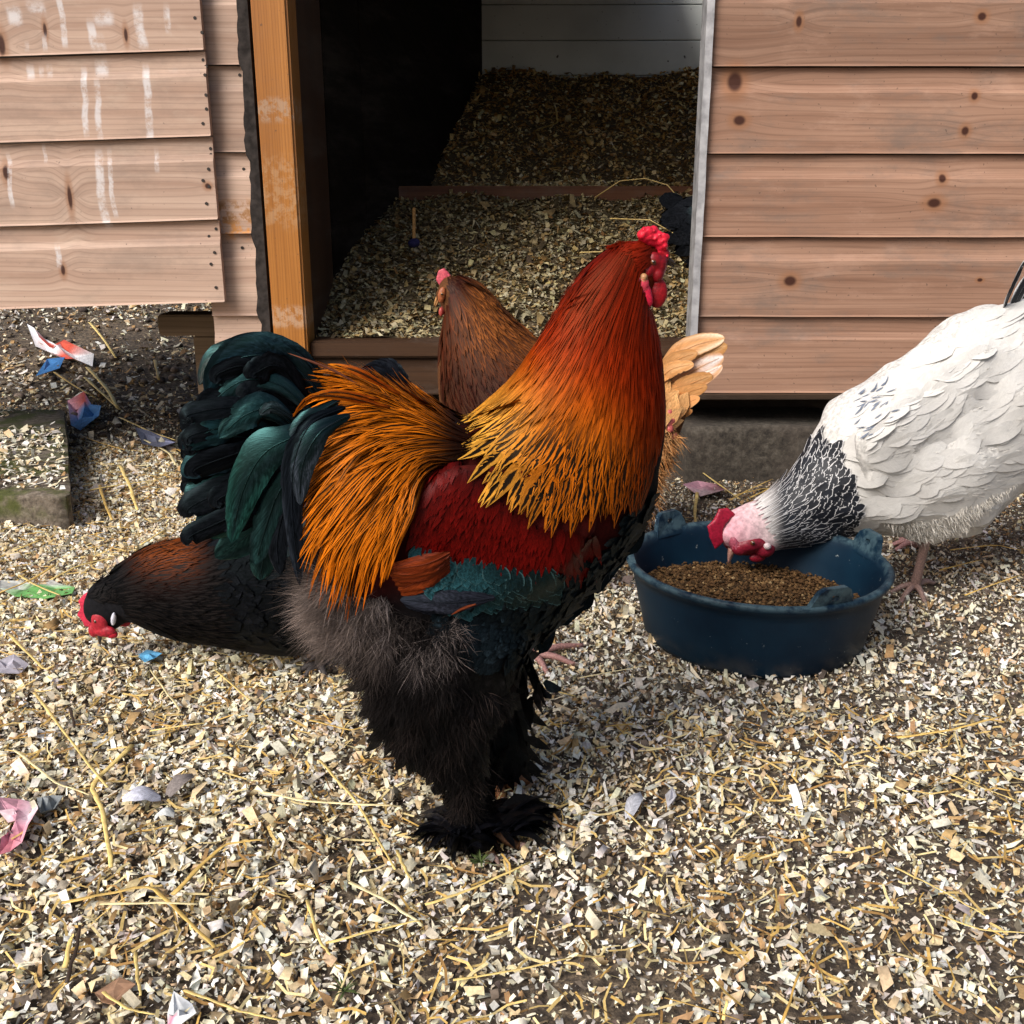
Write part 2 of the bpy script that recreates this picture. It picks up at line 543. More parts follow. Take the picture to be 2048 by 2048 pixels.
# fine straw and hay chaff too small to pick apart
def chaff(n, seed):
    r = np.random.default_rng(seed)
    x, y = view_points(n, .62, 2.6, seed)
    lefty = r.random(n) < np.where(x < -.05 + .1 * np.sin(7 * y), 1.0, .16)
    x, y = x[lefty], y[lefty]; m = len(x)
    ok = ~((y > 2.30) & (x > -.62)); x, y = x[ok], y[ok]; m = len(x)
    ln = r.uniform(.008, .04, m); w = r.uniform(.0006, .0014, m); yaw = r.uniform(0, 6.28, m)
    dx, dy = np.cos(yaw), np.sin(yaw)
    z = gz(x, y) + r.uniform(.006, .016, m); tz = r.normal(0, .12, m) * ln
    bend = r.normal(0, .12, m) * ln
    V = []
    for s_, b_ in ((-.5, 0), (0, 1), (.5, 0)):
        cx = x + dx * ln * s_ - dy * bend * b_; cy = y + dy * ln * s_ + dx * bend * b_; cz = z + tz * s_
        for q in (-1, 1):
            V.append(np.stack([cx - dy * w * q, cy + dx * w * q, cz + .0004 * q], 1))
    V = np.stack(V, 1).reshape(-1, 3)
    base = (np.arange(m) * 6)[:, None]
    Q = np.concatenate([base + np.array([[0, 2, 3, 1]]), base + np.array([[2, 4, 5, 3]])], 1).reshape(-1, 4)
    pal = np.array([(.72, .52, .20), (.62, .40, .12), (.80, .66, .34), (.35, .20, .07)])
    col = pal[r.integers(0, 4, m)] * r.uniform(.7, 1.1, (m, 1))
    return V, Q, np.repeat(col, 6, axis=0)
V, Q, cc = chaff(17000, 51)
link('straw_chaff', big_mesh('straw_chaff', V, Q, cc), M_FLAKE, label='short bits of hay and straw mixed into the shavings', cat='chaff', kind='stuff')

# ------------------------------------------------------------------ coop
D = 2.29
WB = float(at_y(1500, 785, D)[2])          # underside of the cladding
BP = (float(at_y(1500, 135, D)[2]) - float(at_y(1500, 635, D)[2])) / 3    # height of one board
XD = float(at_y(1404, 400, D)[0])          # right side of the door opening
SILL = float(at_y(900, 680, D)[2])
coop = empty('chicken_coop', (0.3, D, 0), 'wooden chicken coop with horizontal cladding and a wide dark doorway', 'coop')

def plank_mesh(name, x0, x1, yf, zb, h, slope=0.0, xs=0.0, cham=True, th=.016, seg=10):
    """shiplap board with a coved top edge; front face at yf"""
    if cham:
        prof = [(th, 0.003), (-.004, 0.0), (0, .004), (0, h * .70), (.0035, h * .735), (.0070, h * .79), (.0078, h * .86), (.0078, h - .002), (th, h - .002)]
    else:
        prof = [(th, 0.001), (.001, 0.001), (0, .003), (0, h - .003), (.001, h - .001), (th, h - .001)]
    m = MB(); V = []; F = []
    k = len(prof)
    xs_ = np.linspace(x0, x1, seg)
    for i, x in enumerate(xs_):
        wob = .0007 * math.sin(7 * x + zb * 31) + .0005 * math.sin(23 * x + zb * 57)
        for (dy, dz) in prof:
            V.append((x, yf + dy + wob, zb + dz + (x - xs) * slope + wob * .5))
    for i in range(seg - 1):
        for j in range(k):
            a = i * k + j; b = i * k + (j + 1) % k
            F.append((a, a + k, b + k, b))
    F.append(tuple(range(k))[::-1]); F.append(tuple((seg - 1) * k + j for j in range(k)))
    m.add(V, F)
    return m.mesh(name)

def pz(px, py, Y):
    p = at_y(px, py, Y); return float(p[0]), float(p[2])
KN = []
for (kx, ky, a, b) in [(1598, 43, 6, 11), (1471, 163, 16, 20), (1479, 241, 13, 10), (1949, 192, 7, 8), (1930, 262, 8, 9), (1885, 357, 8, 9), (1868, 406, 15, 10), (1580, 562, 14, 11), (1964, 33, 9, 8), (1960, 560, 6, 4)]:
    x_, z_ = pz(kx, ky, D); KN.append((x_, z_, a * .0011, b * .0011))
M_CLAD = wood('clad_pine', (.225, .118, .076), (.43, .262, .182), 'x', knots=KN, grime=.6)
for k in range(6):
    bt = plank_mesh('plank', XD + .004, 1.32, D, WB + k * BP, BP)
    link('plank', bt, M_CLAD, coop)
# lip under the lowest board, frame rail behind it
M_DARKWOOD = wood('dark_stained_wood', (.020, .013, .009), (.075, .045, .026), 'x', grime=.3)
m = MB(); m.box(XD + .004, 1.30, D + .019, D + .027, WB + .002, 1.36); m.build('wall_light_seal', M_DARKWOOD, coop)  # unseen backing added to stop light leaking through the board seams
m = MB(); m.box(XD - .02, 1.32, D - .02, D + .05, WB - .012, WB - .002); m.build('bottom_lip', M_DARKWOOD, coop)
# metal edge strip of the doorway
t = NT('galvanised_strip'); nz = t.noise(t.obj(), 35.0, 4)
t.base(t.ramp(nz, [(.3, (.20, .20, .21)), (.55, (.38, .38, .40)), (.8, (.52, .52, .53))])); t.set(Roughness=.55, Metallic=.35); t.bump(nz, .15, .001)
M_STRIP = t.m
m = MB()
zz = np.linspace(WB - .0, WB + 6 * BP, 30)
Vv = []; Ff = []
for i, z in enumerate(zz):
    w = .0004 * math.sin(z * 60) + .0004 * math.sin(z * 151)
    for (a, b) in ((XD - .012 + w, D - .010), (XD + .003 + w, D - .013), (XD + .003, D + .02), (XD - .012, D + .05)):
        Vv.append((a, b, z))
for i in range(len(zz) - 1):
    for j in range(4):
        a = i * 4 + j; b = i * 4 + (j + 1) % 4
        Ff.append((a, b, b + 4, a + 4))
m.add(Vv, Ff); m.build('metal_edge_strip', M_STRIP, coop)
# rust and stain streak strip beside the metal: thin rail
# strip of short boards left of the doorway
x0s, _ = pz(400, 100, D); x1s, _ = pz(499, 350, D)
xl = float(at_y(395, 300, D)[0]); xr = float(at_y(499, 350, D)[0])
M_CLAD2 = wood('clad_pine_short', (.41, .26, .19), (.65, .47, .37), 'x', grime=.3,
               streak=[(float(at_y(450, 440, D)[2]), .05, (.62, .27, .07), .9), (float(at_y(450, 425, D)[2]), .03, (.09, .075, .06), .5)])
seams = [float(at_y(450, yy, D)[2]) for yy in (800, 632, 467, 304, 129, 43 - 85)]
for a, b in zip(seams[:-1], seams[1:]):
    link('plank', plank_mesh('plank', xl, xr, D + .003, a, b - a, seg=5), M_CLAD2, coop)
# ragged dark batten and orange post
M_BATTEN = simple('weathered_batten', (.030, .025, .023), .9, .5, 60, .5, .2, .003)
m = MB(); V_ = []; F_ = []
zz = np.linspace(float(at_y(520, 700, D)[2]), 1.32, 70)
bx0, bx1 = float(at_y(503, 350, D)[0]), float(at_y(523, 350, D)[0])
for i, z in enumerate(zz):
    ph = ((z - seams[1]) / BP) % 1.0
    w = .010 * ph - .007 + rnd.uniform(-.0016, .0016)
    if ph > .93: w -= .006
    for (a, b) in ((bx0 + w, D - .016 + rnd.uniform(-.001, .001)), (bx1, D - .018), (bx1, D + .03), (bx0 + w, D + .03)):
        V_.append((a, b, z))
for i in range(len(zz) - 1):
    for j in range(4):
        a = i * 4 + j; b = i * 4 + (j + 1) % 4
        F_.append((a, b, b + 4, a + 4))
F_.append((3, 2, 1, 0)); m.add(V_, F_); m.build('batten', M_BATTEN, coop)

def bevel_box(name, x0, x1, y0, y1, z0, z1, bev, mat, parent=None, seg=2, **k):
    bm = bmesh.new(); bmesh.ops.create_cube(bm, size=1.0)
    for v in bm.verts:
        v.co = Vector((x0 + (v.co.x + .5) * (x1 - x0), y0 + (v.co.y + .5) * (y1 - y0), z0 + (v.co.z + .5) * (z1 - z0)))
    bmesh.ops.bevel(bm, geom=bm.edges[:], offset=bev, segments=seg, affect='EDGES')
    me = bpy.data.meshes.new(name); bm.to_mesh(me); bm.free()
    finish(me, np.zeros((len(me.vertices), 2)), np.ones((len(me.vertices), 3)), False)
    return link(name, me, mat, parent, **k)

M_POST = wood('orange_stained_post', (.30, .108, .018), (.50, .205, .042), 'z', grime=.12, grain=110, rough=.38, line=.7, spec=.5,
              streak=[(float(at_y(560, 222, D)[2]), .03, (.42, .33, .25), .5), (float(at_y(560, 385, D)[2]), .09, (.55, .40, .25), .30), (float(at_y(560, 630, D)[2]), .03, (.70, .60, .48), .3)])
px0, px1 = float(at_y(525, 350, D - .03)[0]), float(at_y(595, 350, D - .03)[0])
bevel_box('door_post', px0, px1, D - .035, D + .06, .16, 1.34, .005, M_POST, coop)
# inner jamb board running back from the post
M_JAMB = wood('brown_jamb', (.030, .011, .005), (.065, .025, .010), 'z', grime=.3, grain=90, rough=.5)
bevel_box('jamb_board', px1 - .03, px1 - .002, D + .062, D + .36, SILL - .12, 1.32, .003, M_JAMB, coop)
# sill and riser under the doorway
M_SILL = wood('sill_wood', (.032, .014, .006), (.075, .034, .014), 'x', grime=.4)
z1_ = SILL; z2_ = float(at_y(900, 716, D)[2]); z3_ = float(at_y(900, 790, D)[2])
bevel_box('door_sill', px1 + .004, XD - .016, D - .016, D + .06, z2_ + .003, z1_, .004, M_SILL, coop)
bevel_box('riser_board', px1 + .004, XD - .016, D + .000, D + .03, z3_, z2_ - .001, .003, M_SILL, coop)
# shell: floor, side and back walls, ceiling, roof
BACK = 3.80
M_FLOORW = simple('coop_floor_wood', (.10, .07, .045), .85, .3, 20)
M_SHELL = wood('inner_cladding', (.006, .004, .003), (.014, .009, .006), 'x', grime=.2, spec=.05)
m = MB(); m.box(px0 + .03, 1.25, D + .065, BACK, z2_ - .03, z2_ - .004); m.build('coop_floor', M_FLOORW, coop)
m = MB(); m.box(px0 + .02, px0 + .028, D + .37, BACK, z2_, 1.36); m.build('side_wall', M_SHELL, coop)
m = MB(); m.box(1.25, 1.27, D + .03, BACK, z2_ - .03, .86); m.build('side_wall', M_SHELL, coop)      # upper part left open, an added opening to light the interior
m = MB(); m.box(px0 + .02, 1.27, BACK + .002, BACK + .02, z2_ - .03, 1.36); m.build('back_light_seal', M_DARKWOOD, coop)  # unseen dark sheet added so sky doesn't shine through the plank gaps
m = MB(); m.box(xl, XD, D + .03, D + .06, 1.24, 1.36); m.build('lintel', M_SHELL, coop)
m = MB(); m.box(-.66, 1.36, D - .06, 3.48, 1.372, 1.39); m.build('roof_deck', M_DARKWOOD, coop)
m = MB(); m.box(-.66, .50, 3.482, BACK + .1, 1.372, 1.39); m.build('roof_deck', M_DARKWOOD, coop)     # unseen gap added beside this sheet to light the back wall
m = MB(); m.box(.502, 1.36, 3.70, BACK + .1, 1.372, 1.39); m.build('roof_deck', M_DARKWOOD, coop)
t = NT('white_painted_boards')
p = t.obj(); sp = t.noise(p, 55.0, 3, .6); dn = t.noise(p, 4.0, 4)
c = t.mix(t.rng(dn, .35, .7), (.80, .83, .80), (.66, .69, .66))
c = t.mix(t.rng(sp, .66, .74), c, (.05, .045, .04))
t.base(c); t.set(Roughness=.7)
M_WHITEB = t.m
zseam = float(at_y(1200, 82, BACK)[2]); pb = zseam - float(at_y(1200, 152, BACK)[2])
for k in range(-6, 5):
    z0 = zseam + k * pb
    if z0 + pb > 1.36 or z0 < z2_: continue
    bevel_box('back_plank', px0 + .03, 1.245, BACK - .016, BACK, z0 + .0012, z0 + pb - .0012, .002, M_WHITEB, coop, seg=1)
# divider plank across the litter
DIVY = 3.12
dz = float(at_y(1200, 372, DIVY)[2])
M_DIV = wood('divider_wood', (.10, .035, .018), (.20, .085, .04), 'x', grime=.5)
bevel_box('divider_plank', px0 + .04, 1.245, DIVY, DIVY + .025, dz - .14, dz, .004, M_DIV, coop)
# made-up near-black partitions, added to keep the coop's left side dark
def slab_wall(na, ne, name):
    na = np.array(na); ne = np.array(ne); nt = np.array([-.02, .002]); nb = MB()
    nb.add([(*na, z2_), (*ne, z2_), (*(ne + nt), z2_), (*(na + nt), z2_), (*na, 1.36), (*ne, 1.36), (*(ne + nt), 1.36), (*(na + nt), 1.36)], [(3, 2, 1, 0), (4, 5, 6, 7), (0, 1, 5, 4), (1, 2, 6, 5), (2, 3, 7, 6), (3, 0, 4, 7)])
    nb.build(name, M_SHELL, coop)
slab_wall((px1 + .0, D + .37), (px1 + .05, 2.92), 'shade_panel')
slab_wall((px1 + .052, 2.922), (float(at_y(965, 200, BACK)[0]), BACK - .02), 'slanted_shade_panel')

# litter inside the coop
def coop_h(x, y):
    a = SILL - .012 + (dz - .02 - SILL) * np.clip((y - D - .05) / (DIVY - D - .05), 0, 1) ** 1.15
    b = dz - .035 + .04 * np.clip((y - DIVY) / .25, 0, 1) + .36 * np.clip((y - DIVY - .22) / (BACK - DIVY - .25), 0, 1) ** .95
    h = np.where(y < DIVY + .01, a, b)
    return h + .010 * np.sin(9 * x + 3 * y) * np.sin(13 * y) + .008 * np.sin(21 * x - 5 * y + 1)
gx = np.linspace(px0 + .035, 1.245, 90); gy = np.concatenate([np.linspace(D + .03, DIVY - .002, 45), np.linspace(DIVY + .026, BACK - .02, 45)])
X, Y = np.meshgrid(gx, gy); Z = coop_h(X, Y)
V = np.stack([X, Y, Z], -1).reshape(-1, 3); idx = np.arange(90 * 90).reshape(90, 90)
Q = np.stack([idx[:-1, :-1], idx[:-1, 1:], idx[1:, 1:], idx[1:, :-1]], -1).reshape(-1, 4)
r = np.random.default_rng(77)
n = 42000
x = r.uniform(px0 + .05, XD + .35, n); y = r.uniform(D + .03, BACK - .03, n)
k = np.abs(y - DIVY - .012) > .02
x, y = x[k], y[k]; n = len(x)
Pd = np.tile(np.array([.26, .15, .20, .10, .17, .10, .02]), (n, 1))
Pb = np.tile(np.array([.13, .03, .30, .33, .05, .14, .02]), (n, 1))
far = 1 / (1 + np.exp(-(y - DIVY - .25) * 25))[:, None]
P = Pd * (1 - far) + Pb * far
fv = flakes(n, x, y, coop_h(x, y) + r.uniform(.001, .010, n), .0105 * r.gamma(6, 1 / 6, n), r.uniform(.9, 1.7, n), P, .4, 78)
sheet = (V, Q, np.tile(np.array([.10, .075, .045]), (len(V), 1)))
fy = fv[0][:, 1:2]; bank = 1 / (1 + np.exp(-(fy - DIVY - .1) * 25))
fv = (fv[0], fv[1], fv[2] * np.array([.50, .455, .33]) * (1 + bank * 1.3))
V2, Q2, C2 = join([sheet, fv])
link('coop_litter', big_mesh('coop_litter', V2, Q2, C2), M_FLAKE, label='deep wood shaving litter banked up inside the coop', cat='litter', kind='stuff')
# black void boards under the coop
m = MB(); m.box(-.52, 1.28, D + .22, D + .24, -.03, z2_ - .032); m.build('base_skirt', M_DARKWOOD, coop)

# concrete footing block under the coop wall
t = NT('rough_concrete'); p = t.obj(); n1 = t.noise(p, 70.0, 6, .7); n2 = t.noise(p, 7.0, 3)
c = t.ramp(n1, [(.3, (.018, .015, .012)), (.5, (.060, .050, .039)), (.7, (.12, .105, .084))])
c = t.mix(t.math('MULTIPLY', t.rng(n2, .4, .65), .5), c, (.07, .055, .045))
t.base(c); t.set(Roughness=.95); t.bump(n1, .9, .004)
M_CONC = t.m
def rough_box(name, x0, x1, y0, y1, z0, z1, mat, rot=0.0, amp=.002, sub=9, quad=None, **k):
    bm = bmesh.new(); bmesh.ops.create_cube(bm, size=1.0)
    bmesh.ops.bevel(bm, geom=bm.edges[:], offset=.02, segments=1, affect='EDGES')
    bmesh.ops.subdivide_edges(bm, edges=bm.edges[:], cuts=sub, use_grid_fill=True)
    cx, cy = (x0 + x1) / 2, (y0 + y1) / 2
    for v in bm.verts:
        w = Vector((v.co.x * (x1 - x0), v.co.y * (y1 - y0), (z0 + z1) / 2 + v.co.z * (z1 - z0)))
        nn = mnoise.noise_vector(w * 40) * amp + mnoise.noise_vector(w * 11) * amp * 1.6
        if quad:
            q = quad(v.co.x + .5, v.co.y + .5); w = Vector((q[0], q[1], w.z)); nn = mnoise.noise_vector(w * 40) * amp + mnoise.noise_vector(w * 11) * amp * 1.6; v.co = w + nn; continue
        w += nn
        v.co = Vector((w.x * math.cos(rot) - w.y * math.sin(rot) + cx, w.x * math.sin(rot) + w.y * math.cos(rot) + cy, w.z))
    me = bpy.data.meshes.new(name); bm.to_mesh(me); bm.free()
    finish(me, np.zeros((len(me.vertices), 2)), np.ones((len(me.vertices), 3)), True)
    return link(name, me, mat, **k)
b0 = at_y(1372, 900, D - .01); b1 = at_y(1690, 900, D - .01)
rough_box('concrete_block', float(b0[0]), float(b1[0]), D - .012, D + .20, -.02, float(at_y(1500, 852, D - .01)[2]), M_CONC,
          label='rough grey concrete block supporting the coop wall behind the blue tub', cat='concrete block')
rough_box('concrete_block', 1.02, 1.30, D - .0, D + .20, -.02, float(at_y(1500, 852, D - .01)[2]), M_CONC,
          label='concrete block under the coop wall behind the white hen', cat='concrete block')
rough_box('concrete_block', -.46, -.24, D + .02, D + .20, -.02, float(at_y(1500, 852, D - .01)[2]) + .06, M_CONC,
          label='concrete block under the coop beside the orange door post', cat='concrete block')

# ------------------------------------------------------------------ hutch with the streaked cladding panel, left
YH = 2.262
hx1 = float(at_y(424, 300, YH)[0]); SL = .030
DR = []
for (dx_, y0, y1, w) in [(132, -20, 102, 5), (190, 30, 108, 7), (213, 10, 60, 16), (202, 60, 108, 9), (288, 0, 105, 8), (342, 0, 75, 5), (178, 125, 280, 5), (201, 110, 160, 11), (204, 150, 285, 5), (302, 120, 285, 6), (213, 290, 460, 7), (232, 290, 440, 4), (316, 290, 350, 4),
                         (80, 125, 160, 4), (96, 120, 160, 5), (60, 120, 165, 6), (30, 0, 60, 12), (75, -10, 40, 14), (120, 480, 545, 5), (345, 130, 150, 9), (28, 300, 420, 4), (90, 280, 330, 3), (55, 75, 108, 4), (92, 60, 108, 4)]:
    x_, zb_ = pz(dx_, y1, YH); _, zt_ = pz(dx_, y0, YH)
    DR.append((x_, zb_, zt_, w * .0016))
KH = []
for (kx, ky, a, b) in [(3, 90, 8, 22), (12, 345, 7, 16), (140, 395, 5, 26), (415, 372, 6, 6), (126, 540, 5, 12), (90, 60, 4, 14), (252, 70, 4, 14)]:
    x_, z_ = pz(kx, ky, YH); KH.append((x_, z_, a * .00105, b * .00105))
M_HUTCH = wood('bleached_pine', (.41, .26, .19), (.65, .47, .37), 'x', knots=KH, drips=DR, grime=.34)
hutch = empty('poultry_hutch', (hx1 - .4, YH, 0), 'raised hutch clad in bleached pine boards streaked with white droppings', 'hutch')
hz = [float(at_y(424, yy, YH)[2]) for yy in (604, 439, 272, 100, -75, -255)]
for a, b in zip(hz[:-1], hz[1:]):
    link('plank', plank_mesh('plank', -1.75, hx1, YH, a, b - a, SL, hx1), M_HUTCH, hutch)
# nails down the panel edge
M_NAIL = simple('rusty_nail', (.03, .024, .022), .6, .3, 200, 0)
nm = MB(); nm.tube([(0, .003, 0), (0, -.0012, 0)], .0034, 8)
nme = nm.mesh('nail'); nme.materials.append(M_NAIL)
for (a, b) in [(390, 36), (404, 65), (404, 119), (410, 132), (410, 150), (412, 190), (413, 218), (406, 247), (419, 297), (420, 309), (417, 338), (406, 361), (418, 373), (413, 407), (430, 458), (416, 473), (429, 505), (422, 528), (432, 575)]:
    q = at_y(a, b, YH)
    ph = [i for i in range(len(hz) - 1) if hz[i] <= q[2] - (q[0] - hx1) * SL < hz[i + 1]]
    off = .0
    if ph:
        fr = (q[2] - (q[0] - hx1) * SL - hz[ph[0]]) / (hz[ph[0] + 1] - hz[ph[0]])
        off = .0085 if fr > .76 else 0.0
    o = link('nail', nme, None, hutch); o.location = (q[0] - hutch.location.x, off, q[2] ); o.matrix_parent_inverse = Matrix.Identity(4)
for (a, b) in [(477, 17), (463, 54), (477, 149), (484, 274), (485, 338), (490, 381), (459, 430), (482, 496), (479, 587), (505, 613)]:
    q = at_y(a, b, D)
    o = link('nail', nme, None, coop); o.matrix_parent_inverse = Matrix.Identity(4)
    o.location = (q[0] - coop.location.x, .0105, q[2])
# hutch floor, side, bearer and leg
M_GREYWOOD = wood('grey_timber', (.13, .085, .05), (.27, .19, .125), 'x', grime=.3)
m = MB(); m.box(-1.75, hx1 - .01, YH + .02, YH + .7, hz[0] + .012, hz[0] + .03); m.build('hutch_floor', M_DARKWOOD, hutch)
m = MB(); m.box(-1.75, hx1 - .03, YH + .72, YH + .74, hz[0] - .04, 1.35); m.build('back_board', M_DARKWOOD, hutch)
m = MB(); m.box(-1.8, hx1 - .0, YH - .04, YH + .8, 1.352, 1.37); m.build('roof_board', M_DARKWOOD, hutch)
YB = 2.50
w0 = at_y(316, 655, YB); w1 = at_y(470, 660, YB)
zt = float(at_y(380, 630, YB)[2]); zb = float(at_y(380, 672, YB)[2])
bevel_box('bearer', float(w0[0]), float(w1[0]), YB, YB + .09, zb, zt, .004, M_GREYWOOD, hutch)
w0 = at_y(388, 700, YB + .02); w1 = at_y(452, 700, YB + .02)
bevel_box('leg', float(w0[0]), float(w1[0]), YB + .02, YB + .10, -.02, zb - .002, .004, M_GREYWOOD, hutch)
bevel_box('leg', -1.62, -1.55, YB + .02, YB + .10, -.02, hz[0] - .10, .004, M_GREYWOOD, hutch)

# ------------------------------------------------------------------ mossy paving slab, left
t = NT('mossy_concrete'); p = t.obj(); n1 = t.noise(p, 80.0, 6, .7); n2 = t.noise(p, 12.0, 4, .6)
_, yy_, zz_ = t.sep(p)
c = t.ramp(n1, [(.3, (.05, .04, .032)), (.5, (.16, .13, .10)), (.72, (.30, .26, .21))])
moss = t.mix(n1, (.030, .040, .010), (.12, .13, .030))
c = t.mix(t.math('MULTIPLY', t.rng(n2, .42, .60), t.rng(zz_, .012, .04)), c, moss)
t.base(c); t.set(Roughness=.95); t.bump(n1, .9, .004)
s0 = at_ground(142, 1052)
SLT = .072
s1 = at_z(128, 818, SLT)
SQ = [at_z(-330, 982, SLT), at_z(141, 990, SLT), at_z(128, 818, SLT), at_z(-330, 812, SLT)]
def slab_xy(u, v):
    return (1 - u) * (1 - v) * SQ[0] + u * (1 - v) * SQ[1] + u * v * SQ[2] + (1 - u) * v * SQ[3]
slab = rough_box('paving_slab', -.5, .5, -.5, .5, -.03, SLT, t.m, 0.0, .0022, 11, quad=slab_xy,
                 label='thick concrete paving slab with a mossy front edge, strewn with shavings', cat='paving slab')
r = np.random.default_rng(5)
n = 3600
uu = r.uniform(.02, .985, n); vv = r.uniform(.02, .98, n); xy = np.array([slab_xy(a, b) for a, b in zip(uu, vv)]); x, y = xy[:, 0], xy[:, 1]
kk = r.random(n) < .55 + .5 * softnoise(x, y, 9, 9)
x, y = x[kk], y[kk]; n = len(x)
V, Q, cc = flakes(n, x, y, SLT + .004 + r.uniform(0, .006, n), .010 * r.gamma(6, 1 / 6, n), r.uniform(.9, 1.7, n), np.tile(np.array([.36, .28, .12, .05, .10, .04, .05]), (n, 1)), .3, 6)
link('slab_shavings', big_mesh('slab_shavings', V, Q, cc), M_FLAKE, label='pale shavings lying on top of the mossy slab', cat='shavings', kind='stuff')
# pebbles in the dark soil behind the slab
mp = MB()
r = np.random.default_rng(15)
for i in range(170):
    x = r.uniform(-1.9, -.62); y = r.uniform(2.5, 4.0); s = r.uniform(.007, .02)
    cc = np.array(rnd.choice([(.09, .075, .065), (.16, .13, .11), (.06, .045, .04), (.22, .17, .14)]))
    a = r.uniform(0, 3.14)
    mp.ellipsoid((x, y, gz(x, y) + s * .3), [(s * math.cos(a), s * math.sin(a), 0), (-s * .7 * math.sin(a), s * .7 * math.cos(a), 0), (0, 0, s * .55)], 8, 5, cc)
M_TINT = tinted('mottled', .85, .25)
mp.build('pebbles', M_TINT, smooth=True, label='small dark pebbles in the soil under the hutch', cat='pebbles', kind='stuff')
# ------------------------------------------------------------------ blue rubber tub with feed
TC = np.array([0.366, 1.436]); TR = .187; TH = .125; TB = .164
tub = empty('feed_tub', (TC[0], TC[1], 0), 'low round blue rubber feed tub with scuffed rim and lugs', 'tub')
t = NT('blue_rubber'); p = t.obj(); n1 = t.noise(p, 160.0, 5, .7); n2 = t.noise(p, 9.0, 4)
_, _, zz_ = t.sep(p)
c = t.mix(t.rng(n2, .3, .7), (.0014, .010, .024), (.003, .019, .039))
scr = t.noise(t.n('ShaderNodeMapping').outputs[0], 1.0)
c = t.mix(t.math('MULTIPLY', t.rng(t.noise(p, 75.0, 4, .75), .67, .72), .8), c, (.38, .42, .42))
rimm = t.math('MULTIPLY', t.rng(zz_, TH - .012, TH - .002), t.rng(t.noise(p, 45.0, 4, .7), .36, .62))
c = t.mix(t.math('MULTIPLY', rimm, .38), c, (.12, .20, .23))
low = t.math('MULTIPLY', t.rng(zz_, .0, .05, 1.0, 0.0), t.rng(t.noise(p, 30.0, 4), .45, .7))
c = t.mix(t.math('MULTIPLY', low, .35), c, (.12, .10, .08))
t.base(c); t.set(Roughness=.5); t.b.inputs['Specular IOR Level'].default_value = .22; t.bump(n1, .2, .001)
M_TUB = t.m
def lathe(prof, cen, n=72, wob=None, name='lathe'):
    m = MB(); V = []; F = []; k = len(prof)
    for i in range(n):
        th = 2 * math.pi * i / n
        for (rr, z) in prof:
            q = rr * (wob(th, z) if wob else 1.0)
            V.append((cen[0] + q * math.cos(th), cen[1] + q * math.sin(th), z))
    for i in range(n):
        for j in range(k - 1):
            a = i * k + j; b = ((i + 1) % n) * k + j
            F.append((a, b, b + 1, a + 1))
    m.add(V, F); return m
wobf = lambda th, z: 1 + .018 * math.cos(2 * th + .6) * (z / TH) + .006 * math.sin(3 * th)
prof = [(0.001, .004), (TB - .02, .003), (TB - .006, .005), (TB, .014), (TB + .006, .045), (TB + .016, .095), (TR - .006, TH - .018), (TR + .002, TH - .012), (TR + .005, TH - .004), (TR + .001, TH), (TR - .006, TH - .002), (TR - .012, TH - .016), (TB + .004, .080), (TB - .004, .04), (TB - .014, .018), (TB - .03, .012), (.001, .012)]
lathe(prof, TC, 80, wobf).build('tub_body', M_TUB, tub, smooth=True)
def lug(ang, name='lug'):
    """upright rounded tab with a hole, standing on the rim"""
    m = MB(); out = [(-.036, -.012), (.036, -.012), (.030, .006), (.024, .020), (.016, .025), (-.016, .025), (-.024, .020), (-.030, .006)]
    hole = [(.006 * math.cos(a), .010 + .005 * math.sin(a)) for a in [2 * math.pi * i / 8 + 3.9 for i in range(8)]]
    R_ = TR * wobf(ang, TH) - .003
    er = np.array([math.cos(ang), math.sin(ang), 0]); et = np.array([-math.sin(ang), math.cos(ang), 0]); base = np.array([TC[0], TC[1], TH])
    def P3(u, w, d):
        a2 = u / R_
        q = er * (R_ * math.cos(a2) + d) + et * (R_ * math.sin(a2))
        return base + q + np.array([0, 0, w]) + er * w * .25
    V = []; F = []
    for d in (-.0035, .0055):
        V += [P3(u, w, d) for (u, w) in out] + [P3(u, w, d) for (u, w) in hole]
    hmap = []
    for j in range(8):
        ang_o = math.atan2(out[j][1] - .01, out[j][0]); hmap.append(min(range(8), key=lambda k: abs((math.atan2(hole[k][1] - .01, hole[k][0]) - ang_o + math.pi) % (2 * math.pi) - math.pi)))
    for s, o_ in ((0, 0), (1, 16)):
        for j in range(8):
            j2 = (j + 1) % 8
            q = [o_ + j, o_ + j2, o_ + 8 + hmap[j2], o_ + 8 + hmap[j]]
            q = list(dict.fromkeys(q))
            F.append(q if s else q[::-1])
    for j in range(8):
        j2 = (j + 1) % 8
        F.append((j, j2, 16 + j2, 16 + j)); F.append((8 + j2, 8 + j, 24 + j, 24 + j2))
    m.add(V, F)
    return m.build(name, M_TUB, tub)
for (a, b) in [(1336, 1052), (1735, 1095), (1688, 1222)]:
    q = at_z(a, b, TH)
    lug(math.atan2(q[1] - TC[1], q[0] - TC[0]))
q = at_z(1688, 1222, TH); w = at_z(1735, 1095, TH)
lug(math.atan2(at_z(1336, 1052, TH)[1] - TC[1], at_z(1336, 1052, TH)[0] - TC[0]) + .86)
